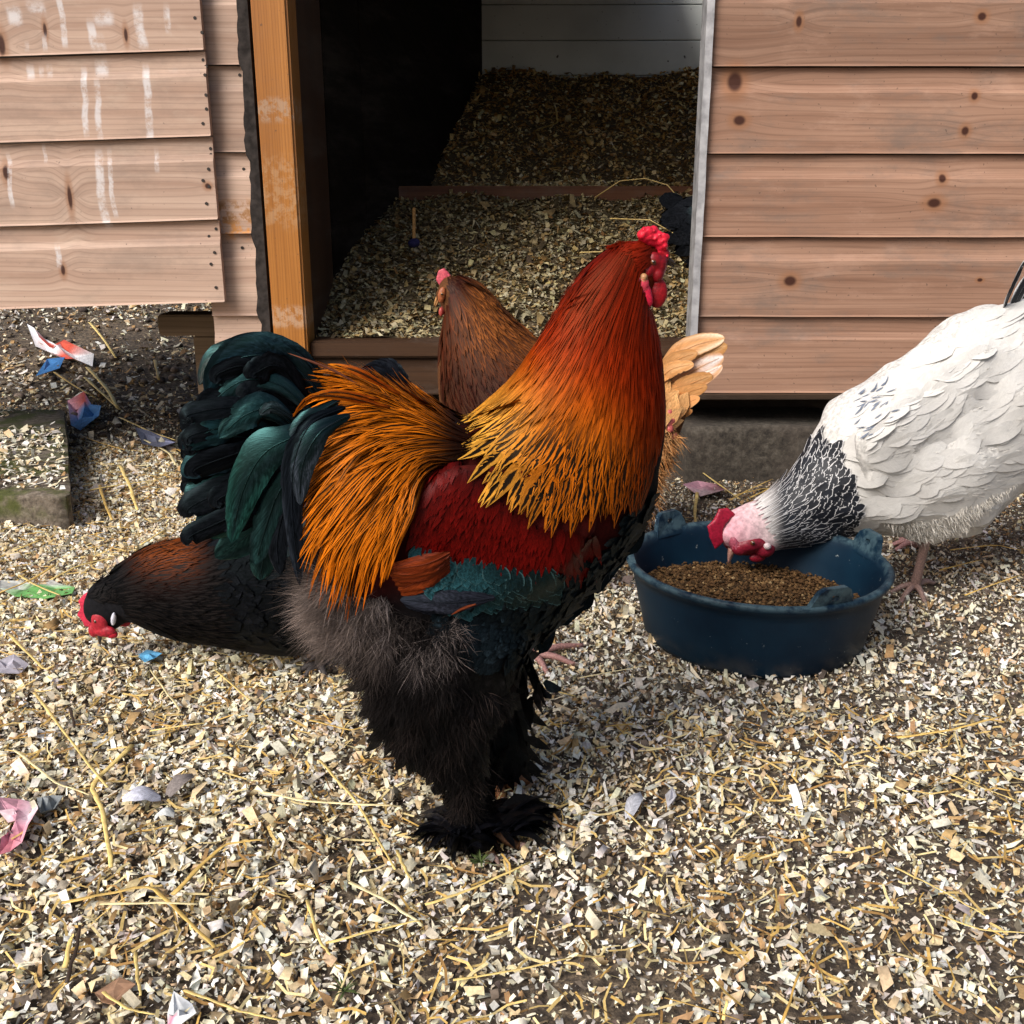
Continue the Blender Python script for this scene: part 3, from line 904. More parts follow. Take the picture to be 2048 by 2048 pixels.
# feed: mound plus crumbs
r = np.random.default_rng(33)
fr = TB + .0
m = MB(); V = []; F = []
nr, nt = 14, 48
def fz(x, y):
    return .068 + .010 * math.sin(9 * x + 2) * math.cos(11 * y) - .10 * (y - TC[1]) * .6 - .05 * (x - TC[0])
for i in range(nr + 1):
    for j in range(nt):
        th = 2 * math.pi * j / nt; q = fr * max(i / nr, .001)
        x, y = TC[0] + q * math.cos(th), TC[1] + q * math.sin(th)
        V.append((x, y, fz(x, y) - .004))
for i in range(nr):
    for j in range(nt):
        F.append((i * nt + j, (i + 1) * nt + j, (i + 1) * nt + (j + 1) % nt, i * nt + (j + 1) % nt))
m.add(V, F, None, (.06, .035, .014))
n = 3600
ra = fr * np.sqrt(r.random(n)); th = r.uniform(0, 6.283, n)
pal = np.array([(.075, .037, .013), (.11, .058, .021), (.045, .024, .009), (.16, .092, .036), (.27, .18, .085)])
for i in range(n):
    x, y = TC[0] + ra[i] * math.cos(th[i]), TC[1] + ra[i] * math.sin(th[i])
    s = r.uniform(.0016, .0034); z = fz(x, y) + r.uniform(-.004, .004)
    a = r.uniform(0, 6.28)
    dx, dy = s * math.cos(a), s * math.sin(a)
    v = [(x + dx * 1.4, y + dy * 1.4, z), (x - dy, y + dx, z - s * .2), (x - dx * 1.4, y - dy * 1.4, z), (x + dy, y - dx, z + s * .2), (x, y, z + s), (x, y, z - s)]
    m.add(v, [(0, 1, 4), (1, 2, 4), (2, 3, 4), (3, 0, 4), (1, 0, 5), (2, 1, 5), (3, 2, 5), (0, 3, 5)], None, pal[min(4, int(r.gamma(1.6, .9)))])
m.build('chicken_feed', M_TINT, label='brown crumbled chicken feed filling the bottom of the blue tub', cat='feed', kind='stuff')

# ------------------------------------------------------------------ straw stalks
M_STRAW = tinted('straw', .5, .4, .25, 90, .1)
STR = [(0.80, .60, .22), (.70, .47, .14), (.85, .72, .40), (.55, .34, .09)]
def straw(pts, w, col, label, group, rise=.008):
    """pts are photo pixels on the ground; bend at every point"""
    P = []
    for i, (a, b) in enumerate(pts):
        P.append(at_ground(a, b, .019 + rise * (i / max(1, len(pts) - 1))))
    Pn = []
    for i in range(len(P) - 1):
        for k in range(5):
            Pn.append(P[i] + (P[i + 1] - P[i]) * k / 5)
    Pn.append(P[-1])
    Pn = np.array(Pn); q_ = Pn.copy(); q_[1:-1] = (Pn[:-2] + 2 * Pn[1:-1] + Pn[2:]) / 4
    cv_ = rnd.gauss(0, .010) * np.linalg.norm(Pn[-1] - Pn[0]); sd_ = np.cross(Pn[-1] - Pn[0], [0, 0, 1.0]); sd_ /= np.linalg.norm(sd_) + 1e-9
    Pn = [q + sd_ * cv_ * math.sin(math.pi * i / (len(q_) - 1)) + np.array([rnd.gauss(0, .0004), rnd.gauss(0, .0004), 0]) for i, q in enumerate(q_)]
    rad = [w * (1.0 - .35 * i / len(Pn)) * (1 + .12 * math.sin(i * 1.9)) for i in range(len(Pn))]
    m = MB(); m.tube(Pn, rad, 6, np.array(col) * rnd.uniform(.85, 1.1), flat=.3)
    me = m.mesh('straw_stalk', True)
    o = link('straw_stalk', me, M_STRAW)
    if label is None:
        mx, my = np.mean([q[0] for q in pts]), np.mean([q[1] for q in pts])
        mark = min(MARKS, key=lambda k: math.hypot(k[0] - mx, (k[1] - my) * 1.5))[2]
        bent_ = len(pts) > 2 and abs((pts[1][0] - pts[0][0]) * (pts[-1][1] - pts[0][1]) - (pts[1][1] - pts[0][1]) * (pts[-1][0] - pts[0][0])) > 1500
        tone = {0: 'golden', 1: 'dull yellow', 2: 'pale cream', 3: 'brown'}[STR.index(tuple(col))]
        ln = math.hypot(pts[-1][0] - pts[0][0], pts[-1][1] - pts[0][1])
        label = '%s %s %sstraw stalk %s' % (tone, 'long' if ln > 130 else 'short', 'bent ' if bent_ else '', mark)
    o['label'] = label; o['category'] = 'straw'; o['group'] = group
    return o
MARKS = [(945, 1700, 'in front of the rooster feet'), (760, 1480, 'behind the rooster hock'), (1540, 1330, 'in front of the blue tub'), (60, 960, 'around the mossy slab'), (40, 1650, 'by the torn pink paper'), (290, 1600, 'by the lilac feather'),
         (690, 2000, 'around the green weed tuft'), (1840, 1180, 'by the white hen foot'), (130, 720, 'by the red and white wrapper'), (200, 1290, 'below the black hen beak'), (1420, 960, 'against the concrete block'), (230, 1985, 'by the brown shard'),
         (60, 1180, 'by the green wrapper strip'), (290, 880, 'by the grey blue plastic strip'), (1265, 1620, 'by the small grey feather'), (1870, 1800, 'by the thick dark twig'), (300, 1320, 'by the light blue scrap')]
G1 = 'straw stalks lying on the shavings'
L1 = 'loose yellow straw stalk lying on the wood shavings'
for (pts, w, c_) in [
    ([(525, 1585), (610, 1605), (800, 1612)], 3.4, 2), ([(125, 1805), (300, 1770), (355, 1820), (430, 1895)], 3.2, 1), ([(200, 1808), (395, 1808)], 2.8, 2),
    ([(345, 1790), (400, 1730), (450, 1685), (530, 1680)], 3.2, 1), ([(265, 1490), (180, 1570), (205, 1620), (222, 1735)], 3.0, 0), ([(70, 1385), (215, 1575)], 1.8, 0),
    ([(300, 1462), (410, 1445)], 2.4, 0), ([(850, 1810), (950, 1775), (1060, 1725)], 2.6, 0), ([(650, 1885), (760, 1860), (840, 1840)], 2.6, 0), ([(905, 1960), (1010, 1945), (1145, 1915)], 2.2, 0),
    ([(700, 1765), (780, 1805), (845, 1850)], 3.2, 2), ([(615, 1800), (640, 1880), (660, 1910)], 2.2, 0), ([(1795, 1475), (1900, 1462), (2005, 1432)], 2.8, 1), ([(1790, 1735), (1880, 1780), (1970, 1830)], 2.0, 0),
    ([(1880, 1830), (1960, 1860), (2060, 1866)], 2.0, 0), ([(1890, 1545), (2030, 1600)], 1.6, 0), ([(170, 755), (240, 820), (232, 815)], 2.4, 0), ([(175, 735), (215, 780), (235, 815)], 2.6, 0),
    ([(180, 645), (232, 716)], 1.8, 0), ([(110, 745), (190, 795)], 2.2, 1), ([(240, 835), (300, 865), (350, 880)], 2.0, 0), ([(240, 930), (265, 970), (275, 1020)], 2.2, 0), ([(180, 980), (240, 970), (330, 958)], 2.0, 0),
    ([(200, 970), (225, 1040)], 1.8, 1), ([(590, 1270), (560, 1300), (515, 1318)], 3.2, 2), ([(1090, 1375), (1150, 1392)], 2.4, 0), ([(1160, 1355), (1300, 1330)], 1.4, 2), ([(1370, 905), (1400, 940), (1480, 998)], 1.8, 0),
    ([(1395, 985), (1390, 1030), (1395, 1065)], 2.0, 0), ([(730, 1310), (800, 1420), (640, 1420)], 1.4, 2), ([(640, 1520), (720, 1600), (790, 1740)], 2.0, 0), ([(795, 1700), (815, 1740), (825, 1760)], 2.2, 0),
    ([(30, 1500), (110, 1570), (180, 1590)], 2.0, 2), ([(0, 1940), (30, 1940)], 3.0, 0), ([(130, 1935), (140, 1880), (146, 1868)], 2.6, 0), ([(270, 1905), (276, 1960), (282, 1990)], 2.0, 0), ([(370, 1980), (480, 2025), (560, 2040)], 2.4, 0),
    ([(205, 1985), (260, 2018), (310, 2028)], 2.2, 0), ([(1445, 2040), (1455, 2000)], 2.0, 0), ([(1565, 2045), (1600, 1940)], 1.6, 3), ([(620, 1440), (700, 1462), (735, 1452)], 2.2, 1), ([(40, 1150), (120, 1190)], 2.0, 0), ([(20, 1270), (90, 1340), (110, 1330)], 2.0, 0),
    ([(110, 1130), (60, 1160), (0, 1185)], 2.0, 1), ([(230, 1115), (160, 1130), (100, 1160)], 1.8, 0), ([(290, 880), (340, 905), (352, 930)], 2.2, 2), ([(310, 720), (318, 760)], 1.8, 1), ([(1330, 1995), (1480, 2040)], 1.4, 3),
    ([(1250, 1620), (1310, 1680)], 1.6, 0), ([(1400, 1545), (1480, 1560)], 1.4, 3), ([(1560, 1330), (1640, 1300)], 1.8, 1), ([(1900, 1100), (1990, 1090), (2040, 1100)], 1.8, 1), ([(1880, 1140), (1960, 1120)], 1.8, 1), ([(1930, 1190), (2040, 1150)], 1.6, 1),
    ([(80, 1080), (30, 1100)], 1.8, 0), ([(160, 870), (250, 900)], 1.6, 3), ([(330, 1060), (280, 1090)], 1.8, 0), ([(430, 1340), (500, 1400)], 1.6, 0), ([(360, 1420), (300, 1340)], 1.6, 2), ([(1500, 995), (1560, 965)], 1.6, 1), ([(1470, 990), (1530, 975), (1570, 985)], 1.4, 1), ([(1460, 1000), (1545, 958)], 1.4, 1)]:
    dd = np.linalg.norm(at_ground(*pts[0]) - CAM)
    straw(pts, w * dd / FPX * 1.6, STR[c_], None, G1)
# brown twigs
for (pts, w, lb) in [([(135, 1965), (150, 1900), (160, 1850)], 3.6, 'long dark twig above the brown shard'), ([(655, 1690), (720, 1660), (735, 1650)], 3.0, 'dark brown twig left of the rooster foot'), ([(140, 1415), (150, 1455)], 3.0, 'small dark twig below the black hen head'), ([(1885, 1790), (1870, 1815)], 4.5, 'short thick dark twig on the open ground right of the tub')]:
    dd = np.linalg.norm(at_ground(*pts[0]) - CAM)
    o = straw(pts, w * dd / FPX, (.05, .032, .022), lb, 'dark twigs on the ground')
    o.name = 'twig'; o.data.name = 'twig'; o['category'] = 'twig'
# coop litter straws
def straw3(pts, w, col, label):
    P = []
    for (a, b, Yy) in pts:
        q = at_y(a, b, Yy); P.append(q)
    m = MB(); m.tube(P, w, 6, col, flat=.5); o = link('straw_stalk', m.mesh('straw_stalk', True), M_STRAW)
    o['label'] = label; o['category'] = 'straw'; o['group'] = 'straw stalks in the coop litter'
LC = 'yellow straw stalk sticking out of the litter inside the coop'
straw3([(1190, 395, 2.98), (1240, 362, 2.96), (1290, 357, 2.95), (1335, 370, 2.93), (1365, 405, 2.9)], .0028, (.55, .40, .15), LC)
straw3([(1220, 437, 2.8), (1300, 440, 2.78), (1350, 468, 2.72)], .0028, (.55, .40, .15), LC)
straw3([(1160, 505, 2.66), (1215, 503, 2.64)], .0028, (.6, .45, .18), LC)
straw3([(1070, 262, 3.5), (1115, 245, 3.48), (1112, 215, 3.47)], .0035, (.5, .36, .13), LC)

# ------------------------------------------------------------------ scraps on the ground
def scrap(name, poly, col, label, cat, crumple=.012, bands=None, dz=.012, mat=None):
    """torn sheet: pixel outline on the ground, crumpled and given thickness"""
    P = np.array([at_ground(a, b, dz) for (a, b) in poly])
    cen = P.mean(0)
    V = [cen + np.array([0, 0, crumple * .8])]; cl = [np.array(col)]
    k = len(P); r = np.random.default_rng(len(poly) * 7 + int(poly[0][0]))
    for ring, f in ((1, .5), (2, 1.0)):
        for i in range(k):
            q = cen + (P[i] - cen) * f
            q = q + np.array([0, 0, r.uniform(-.2, 1.0) * crumple * (1.2 if ring == 2 else .8)])
            V.append(q)
            c_ = np.array(col)
            if bands:
                c_ = np.array(bands[int((i / k) * len(bands)) % len(bands)])
            cl.append(c_ * r.uniform(.85, 1.1))
    F = []
    for i in range(k):
        F.append((0, 1 + i, 1 + (i + 1) % k)); F.append((1 + i, 1 + k + i, 1 + k + (i + 1) % k, 1 + (i + 1) % k))
    nb = len(V)
    V2 = [v - np.array([0, 0, .0006]) for v in V]
    F2 = [tuple(j + nb for j in f)[::-1] for f in F]
    for i in range(k):
        a, b = 1 + k + i, 1 + k + (i + 1) % k
        F2.append((a, a + nb, b + nb, b))
    m = MB(); m.add(np.array(V + V2), F + F2, None, np.array(cl + cl))
    return m.build(name, mat or M_SCRAP, label=label, cat=cat)
M_SCRAP = tinted('torn_paper', .55, .35, .22, 140, .2)
WH, RD, BL, PK, GN = (.75, .76, .80), (.62, .09, .05), (.07, .25, .60), (.68, .34, .42), (.16, .42, .13)
scrap('torn_wrapper', [(55, 655), (70, 668), (80, 690), (100, 705), (130, 690), (150, 705), (190, 725), (185, 735), (150, 732), (130, 720), (95, 712), (72, 700)], WH, 'torn red and white wrapper scrap on the dark soil', 'wrapper', .025, [WH, RD, RD, WH, RD, WH])
scrap('paper_scrap', [(72, 757), (95, 725), (130, 718), (120, 740)], BL, 'small bright blue paper scrap beside the red wrapper', 'scrap', .01)
scrap('torn_wrapper', [(135, 805), (170, 800), (185, 825), (205, 835), (200, 850), (160, 858), (142, 850)], BL, 'crumpled blue wrapper with a pink corner beside the slab', 'wrapper', .03, [PK, RD, BL, BL, BL, BL, BL])
scrap('torn_wrapper', [(270, 860), (300, 875), (345, 885), (352, 900), (320, 905), (285, 890)], (.20, .22, .33), 'grey blue torn plastic strip behind the rooster tail', 'wrapper', .02, [(.12, .13, .2), (.3, .32, .5), (.1, .1, .14)])
scrap('wrapper_strip', [(0, 1160), (40, 1165), (85, 1172), (100, 1158), (120, 1172), (150, 1176), (145, 1190), (90, 1196), (30, 1194), (0, 1185)], GN, 'green edged grey wrapper strip near the black hen', 'wrapper', .008, [(.5, .52, .5), (.45, .46, .44), (.5, .5, .48), GN, GN, GN, (.5, .52, .5)])
scrap('paper_scrap', [(0, 1330), (30, 1320), (58, 1326), (40, 1345), (0, 1352)], (.42, .40, .46), 'grey lilac paper scrap below the green wrapper', 'scrap', .008)
scrap('paper_scrap', [(275, 1312), (295, 1305), (325, 1312), (315, 1325), (290, 1328)], (.12, .40, .68), 'tiny light blue scrap below the black hen', 'scrap', .008)
scrap('paper_scrap', [(0, 1610), (40, 1600), (75, 1612), (80, 1640), (60, 1670), (48, 1705), (20, 1712), (0, 1722), (5, 1690), (45, 1650), (30, 1635), (0, 1640)], PK, 'torn pink and white printed paper in the shavings', 'scrap', .012, [PK, (.75, .6, .66), PK, (.6, .2, .25), PK, (.7, .5, .55)])
scrap('paper_scrap', [(75, 1605), (100, 1590), (128, 1600), (110, 1625), (82, 1640)], (.20, .22, .23), 'dark grey torn scrap beside the pink paper', 'scrap', .012)
scrap('cardboard_shard', [(190, 1990), (240, 1955), (272, 1972), (230, 2018), (205, 2012)], (.36, .21, .13), 'reddish brown pottery shard half buried in shavings', 'shard', .004)
scrap('paper_scrap', [(335, 2030), (350, 2005), (385, 2015), (395, 2045), (360, 2060), (335, 2055)], (.62, .64, .66), 'white and grey printed paper scrap with a pink spot', 'scrap', .01, [(.7, .72, .74), (.35, .37, .4), (.7, .72, .74), (.62, .2, .3)])
scrap('paper_scrap', [(1365, 980), (1395, 965), (1440, 975), (1455, 990), (1400, 992)], (.40, .20, .26), 'faded pink patterned paper scrap against the concrete block', 'scrap', .012, [(.45, .24, .3), (.2, .1, .12), (.4, .3, .32)])
scrap('paper_scrap', [(1330, 1900 - 310), (1345, 1585), (1352, 1612), (1335, 1618)], (.45, .45, .50), 'small grey scrap beside the rooster foot', 'scrap', .012)

# fallen grey downy feathers
M_FALLEN = feather_mat('fallen_feather', .7, .3, None, None, .2)
def fallen(a, b, a2, b2, w, col, label):
    p0 = at_ground(a, b, .014); p1 = at_ground(a2, b2, .02)
    m = MB(); n = 8; V = []; UVs = []; F = []
    d = p1 - p0; s = np.cross(d, [0, 0, 1]); s /= np.linalg.norm(s)
    for i in range(n + 1):
        v = i / n; ww = w * math.sin(math.pi * (v * .9 + .05)) ** .6
        c_ = p0 + d * v + np.array([0, 0, .008 * math.sin(math.pi * v)])
        for j, u in enumerate((-1, -.5, 0, .5, 1)):
            V.append(c_ + s * ww * u + np.array([0, 0, .004 * (1 - abs(u)) + rnd.uniform(-.001, .001)])); UVs.append(((u + 1) / 2, v))
    for i in range(n):
        for j in range(4):
            F.append((i * 5 + j, i * 5 + j + 1, (i + 1) * 5 + j + 1, (i + 1) * 5 + j))
    m.add(V, F, UVs, col); return m.build('fallen_feather', M_FALLEN, smooth=True, label=label, cat='feather')
fallen(322, 1598, 245, 1600, .014, (.55, .56, .66), 'pale lilac downy feather fallen on the shavings')
fallen(335, 1595, 385, 1552, .010, (.22, .19, .18), 'brown grey downy feather tuft next to the lilac one')
fallen(1255, 1640, 1280, 1590, .008, (.42, .43, .48), 'small grey feather lying right of the rooster foot')
fallen(310, 1640, 350, 1632, .008, (.60, .62, .62), 'small white feather below the lilac one')
# stick with a dark blue scrap in the coop litter
st = empty('stick_marker', at_y(828, 490, 2.70), 'short wooden stick with a dark blue foot in the coop litter', 'stick')
m = MB(); m.tube([at_y(828, 492, 2.70), at_y(828, 416, 2.72)], .0045, 8, (.34, .19, .07)); m.build('stick', M_TINT, st)
m = MB(); c0 = at_y(828, 486, 2.69); m.ellipsoid(c0, [(.016, 0, .002), (0, .012, 0), (0, 0, .012)], 10, 6, (.012, .012, .06)); m.build('foot', M_TINT, st, smooth=True)
# wispy green weeds near the front
def weed(a, b, n, hgt, label):
    c0 = at_ground(a, b, .0); m = MB()
    for i in range(n):
        an = rnd.uniform(0, 6.28); l = hgt * rnd.uniform(.5, 1.0); sp = rnd.uniform(.3, 1.0)
        d = np.array([math.cos(an) * sp, math.sin(an) * sp, 1.0 * rnd.uniform(.2, .6)]); d /= np.linalg.norm(d)
        s = np.cross(d, [0, 0, 1]); s /= np.linalg.norm(s) + 1e-9; w = .0008
        P = [c0 + d * l * k + np.array([0, 0, -.3 * l * k * k + .012]) for k in (0, .5, 1)]
        V = [P[0] - s * w, P[0] + s * w, P[1] - s * w, P[1] + s * w, P[2]]
        m.add(V, [(0, 1, 3, 2), (2, 3, 4)], None, np.array((.07, .10, .03)) * rnd.uniform(.6, 1.4))
    m.build('weed', M_TINT, label=label, cat='weed')
weed(962, 1745, 30, .02, 'wisps of thin green weed just in front of the rooster foot')
weed(690, 2005, 14, .022, 'low tuft of feathery green weed growing in the shavings')
# ------------------------------------------------------------------ birds
def smooth_path(P, n):
    """Catmull-Rom resample of an (m,k) array to n rows"""
    P = np.asarray(P, float); m = len(P)
    out = []
    for i in range(n):
        t_ = i / (n - 1) * (m - 1); a = min(int(t_), m - 2); f = t_ - a
        p0 = P[max(a - 1, 0)]; p1 = P[a]; p2 = P[a + 1]; p3 = P[min(a + 2, m - 1)]
        out.append(.5 * ((2 * p1) + (-p0 + p2) * f + (2 * p0 - 5 * p1 + 4 * p2 - p3) * f * f + (-p0 + 3 * p1 - 3 * p2 + p3) * f ** 3))
    return np.array(out)

class Bird:
    def __init__(s, name, p0, yaw, label, cat, facing=1, group=None):
        """facing=1: beak towards +x; yaw>0 turns the beak away from the camera"""
        s.p0 = np.array(p0, float)
        s.n = np.array([math.sin(yaw) * facing, -math.cos(yaw), 0.0])     # lateral axis, towards the camera
        s.root = empty(name, (p0[0], p0[1], 0), label, cat, group)
        s.mb = MB(); s.bvh = None; s.secs = []
    def pt(s, px, py, lat=0.0):
        return at_plane(px, py, s.p0 + s.n * lat, s.n)
    def mir(s, P):
        """mirror in the bird's middle plane"""
        P = np.asarray(P, float)
        d = (P - s.p0) @ s.n
        return P - 2 * d[..., None] * s.n if P.ndim > 1 else P - 2 * d * s.n
    def loft(s, pairs, ratio=.75, lat=0.0, col=(.02, .02, .02), m=22, res=5, inset=0.0):
        """pairs: ((ax,ay),(bx,by)[,ratio]) opposite outline points in photo pixels"""
        rows = []
        for q in pairs:
            A = s.pt(*q[0], lat); B = s.pt(*q[1], lat); rt = q[2] if len(q) > 2 else ratio
            c_ = (A + B) / 2; h_ = (A - B) / 2 * (1 - inset)
            rows.append(np.concatenate([c_, h_, [rt]]))
        S = smooth_path(rows, len(rows) * res)
        # rounded ends
        def cap(row, nxt):
            d = row[:3] - nxt[:3]; d /= np.linalg.norm(d) + 1e-9
            R_ = np.linalg.norm(row[3:6])
            o = []
            for k in (.35, .65, .88, .98):
                o.append(np.concatenate([row[:3] + d * R_ * .55 * k, row[3:6] * math.sqrt(max(0, 1 - k * k)), [row[6]]]))
            return o
        S = np.array(cap(S[0], S[1])[::-1] + list(S) + cap(S[-1], S[-2]))
        V = []; F = []
        for row in S:
            R_ = np.linalg.norm(row[3:6])
            for j in range(m):
                th = 2 * math.pi * j / m
                V.append(row[:3] + row[3:6] * math.cos(th) + s.n * (R_ * row[6] * math.sin(th)))
            s.secs.append((row[:3], np.array(col)))
        k = len(S)
        for i in range(k - 1):
            for j in range(m):
                F.append((i * m + j, i * m + (j + 1) % m, (i + 1) * m + (j + 1) % m, (i + 1) * m + j))
        F.append(tuple(range(m))[::-1]); F.append(tuple((k - 1) * m + j for j in range(m)))
        s.mb.add(V, F, None, col)
    def body(s, mat, vox=.006, name='body', sm=6, lump=0.0, lscale=30):
        co, faces = remesh_mb(s.mb, vox, sm)
        if lump:
            nrm = np.zeros_like(co); fa = np.array([f_[:3] for f_ in faces])
            fn = np.cross(co[fa[:, 1]] - co[fa[:, 0]], co[fa[:, 2]] - co[fa[:, 0]])
            for k_ in range(3): np.add.at(nrm, fa[:, k_], fn)
            nrm /= np.linalg.norm(nrm, axis=1)[:, None] + 1e-12
            co = co + nrm * np.array([lump * (mnoise.noise(Vector(q) * lscale) + .5 * mnoise.noise(Vector(q) * lscale * 2.3)) for q in co])[:, None]
        cen = np.array([q[0] for q in s.secs]); cl = np.array([q[1] for q in s.secs])
        col = np.empty_like(co)
        for i in range(0, len(co), 4000):
            d = ((co[i:i + 4000, None, :] - cen[None]) ** 2).sum(-1)
            w_ = 1 / (d + 1e-6) ** 3; w_ /= w_.sum(1, keepdims=True); col[i:i + 4000] = w_ @ cl
        m = MB(); m.add(co, faces, None, col)
        s.body_o = m.build(name, mat, s.root, smooth=True)
        s.bvh = BVHTree.FromPolygons([tuple(q) for q in co], faces)
    def cast(s, px, py):
        d = ray(px, py)
        h = s.bvh.ray_cast(Vector(CAM), Vector(d))
        if h[0] is None: return None
        return np.array(h[0]), np.array(h[1])
    def drape(s, pts, lift):
        """photo-pixel path -> 3D path lying on the bird"""
        n_ = len(pts); dep = [None] * n_; nor = [None] * n_
        rays = [ray(*q) for q in pts]
        for i, q in enumerate(pts):
            h = s.cast(*q)
            if h is not None:
                dep[i] = float(np.dot(h[0] - CAM, FW)); nor[i] = h[1]
        hit = [i for i in range(n_) if dep[i] is not None]
        if not hit:
            for i, q in enumerate(pts):
                dep[i] = float(np.dot(s.pt(*q) - CAM, FW)); nor[i] = s.n
        else:
            for i in range(n_):
                if dep[i] is None:
                    j = min(hit, key=lambda k: abs(k - i)); dep[i] = dep[j] + .004 * abs(j - i); nor[i] = nor[j]
        dep = np.array(dep); nor = np.array(nor)
        for _ in range(2):
            d2 = dep.copy(); d2[1:-1] = .25 * dep[:-2] + .5 * dep[1:-1] + .25 * dep[2:]
            dep = np.minimum(d2, dep + .004)
            n2 = nor.copy(); n2[1:-1] = .25 * nor[:-2] + .5 * nor[1:-1] + .25 * nor[2:]; nor = n2
        nor /= np.linalg.norm(nor, axis=1)[:, None] + 1e-9
        P = np.array([CAM + rays[i] * dep[i] for i in range(n_)])
        L = np.asarray(lift, float)
        return P + nor * L[:, None], nor

SOFT = .7      # how far the vane shading follows the bird's surface
def feather(m, P, N, w, col, prof='lance', camber=.25, twist=0.0, across=3):
    """blade-shaped vane along P with normals N; w half width in metres"""
    n_ = len(P)
    T = np.gradient(P, axis=0); T /= np.linalg.norm(T, axis=1)[:, None] + 1e-12
    S = np.cross(T, N); S /= np.linalg.norm(S, axis=1)[:, None] + 1e-12
    if twist:
        S = S * math.cos(twist) + N * math.sin(twist)
    us = np.linspace(-1, 1, across)
    V = np.empty((n_, across, 3)); UV = np.empty((n_, across, 2))
    for i in range(n_):
        v = i / (n_ - 1)
        if prof == 'lance': ww = w * (min(1.0, .35 + v * 2.2)) * (1 - max(0, (v - .45) / .55) ** 1.5) ** .9
        elif prof == 'round': ww = w * min(1.0, .3 + v * 1.8) * math.sqrt(max(0, 1 - max(0, (v - .55) / .45) ** 2.2))
        else: ww = w * min(1.0, .25 + v * 1.6) * math.sqrt(max(0, 1 - max(0, (v - .70) / .30) ** 2))
        ww = max(ww, w * .03)
        for j, u in enumerate(us):
            V[i, j] = P[i] + S[i] * (ww * u) - N[i] * (camber * ww * u * u)
            UV[i, j] = ((u + 1) / 2, v)
    F = []
    for i in range(n_ - 1):
        for j in range(across - 1):
            a = i * across + j
            F.append((a, a + 1, a + across + 1, a + across))
    col = np.asarray(col, float)
    if col.ndim == 2:
        cc = np.repeat(col, across, axis=0)
    else: cc = col
    m.add(V.reshape(-1, 3), F, UV.reshape(-1, 2), cc)
    if SOFT:
        fn_ = np.cross(S, T); fn_ *= np.sign((fn_ * N).sum(1))[:, None]
        nb_ = N * SOFT + fn_ * (1 - SOFT); nb_ /= np.linalg.norm(nb_, axis=1)[:, None] + 1e-9
        m.nrm.append(np.repeat(nb_, across, axis=0))

def px2m(b, px, py):
    p_ = b.pt(px, py); return float(np.dot(p_ - CAM, FW)) / FPX

def guide_fn(guides, M=16):
    G = []
    for g in guides:
        g = smooth_path(g, 40)
        d = np.concatenate([[0], np.cumsum(np.linalg.norm(np.diff(g, axis=0), axis=1))])
        q = np.linspace(0, d[-1], M)
        G.append(np.stack([np.interp(q, d, g[:, 0]), np.interp(q, d, g[:, 1])], 1))
    G = np.array(G)
    def f(s_, v):
        s_ = min(max(s_, 0), 1) * (len(G) - 1); v = v * (M - 1)
        a = min(int(s_), len(G) - 2); fs = s_ - a
        b = min(max(int(v), 0), M - 2); fv = v - b
        p00, p01, p10, p11 = G[a, b], G[a, b + 1], G[a + 1, b], G[a + 1, b + 1]
        return (1 - fs) * ((1 - fv) * p00 + fv * p01) + fs * ((1 - fv) * p10 + fv * p11)
    return f

def tract(b, guides, n, colf, w, dv=(.25, .35), v0=(0, .7), segs=6, lift=(.002, .008), prof='lance', mirror=True, drift=.02, seed=1, camber=.25, m=None, power=1.0, twist=.25, wj=.25, bright=(.8, 1.15)):
    """feathers laid along interpolated guide lines; returns the collector"""
    r = np.random.default_rng(seed)
    f = guide_fn(guides); m = m or MB()
    order = np.linspace(v0[1], v0[0], n)
    for i in range(n):
        v_s = v0[0] + (v0[1] - v0[0]) * (1 - (i + r.random()) / n) ** power
        s_ = r.random(); ln = r.uniform(*dv); ds = r.normal(0, drift)
        ts = np.linspace(0, 1, segs + 1)
        pts = [f(s_ + ds * q * q, v_s + ln * q) for q in ts]
        L = lift[0] + lift[1] * ts ** 1.3 * r.uniform(.5, 1.25) + r.uniform(0, .0015)
        P, N = b.drape(pts, L)
        ww = w(pts[segs // 2]) if callable(w) else w
        ww *= r.uniform(1 - wj, 1 + wj)
        col = np.array([colf(q, t_, r) for q, t_ in zip(pts, ts)]); col[:, :3] *= r.uniform(*bright)
        tw = r.normal(0, twist)
        feather(m, P, N, ww, col, prof, camber, tw)
        if mirror:
            feather(m, b.mir(P), N - 2 * (N @ b.n)[:, None] * b.n, ww, col, prof, camber, -tw)
    return m

def inside(poly, x, y):
    c_ = False; j = len(poly) - 1
    for i in range(len(poly)):
        xi, yi = poly[i]; xj, yj = poly[j]
        if (yi > y) != (yj > y) and x < (xj - xi) * (y - yi) / (yj - yi) + xi: c_ = not c_
        j = i
    return c_

def poly_pts(poly, n, r):
    xs = [q[0] for q in poly]; ys = [q[1] for q in poly]; o = []
    while len(o) < n:
        x = r.uniform(min(xs), max(xs)); y = r.uniform(min(ys), max(ys))
        if inside(poly, x, y): o.append((x, y))
    return o

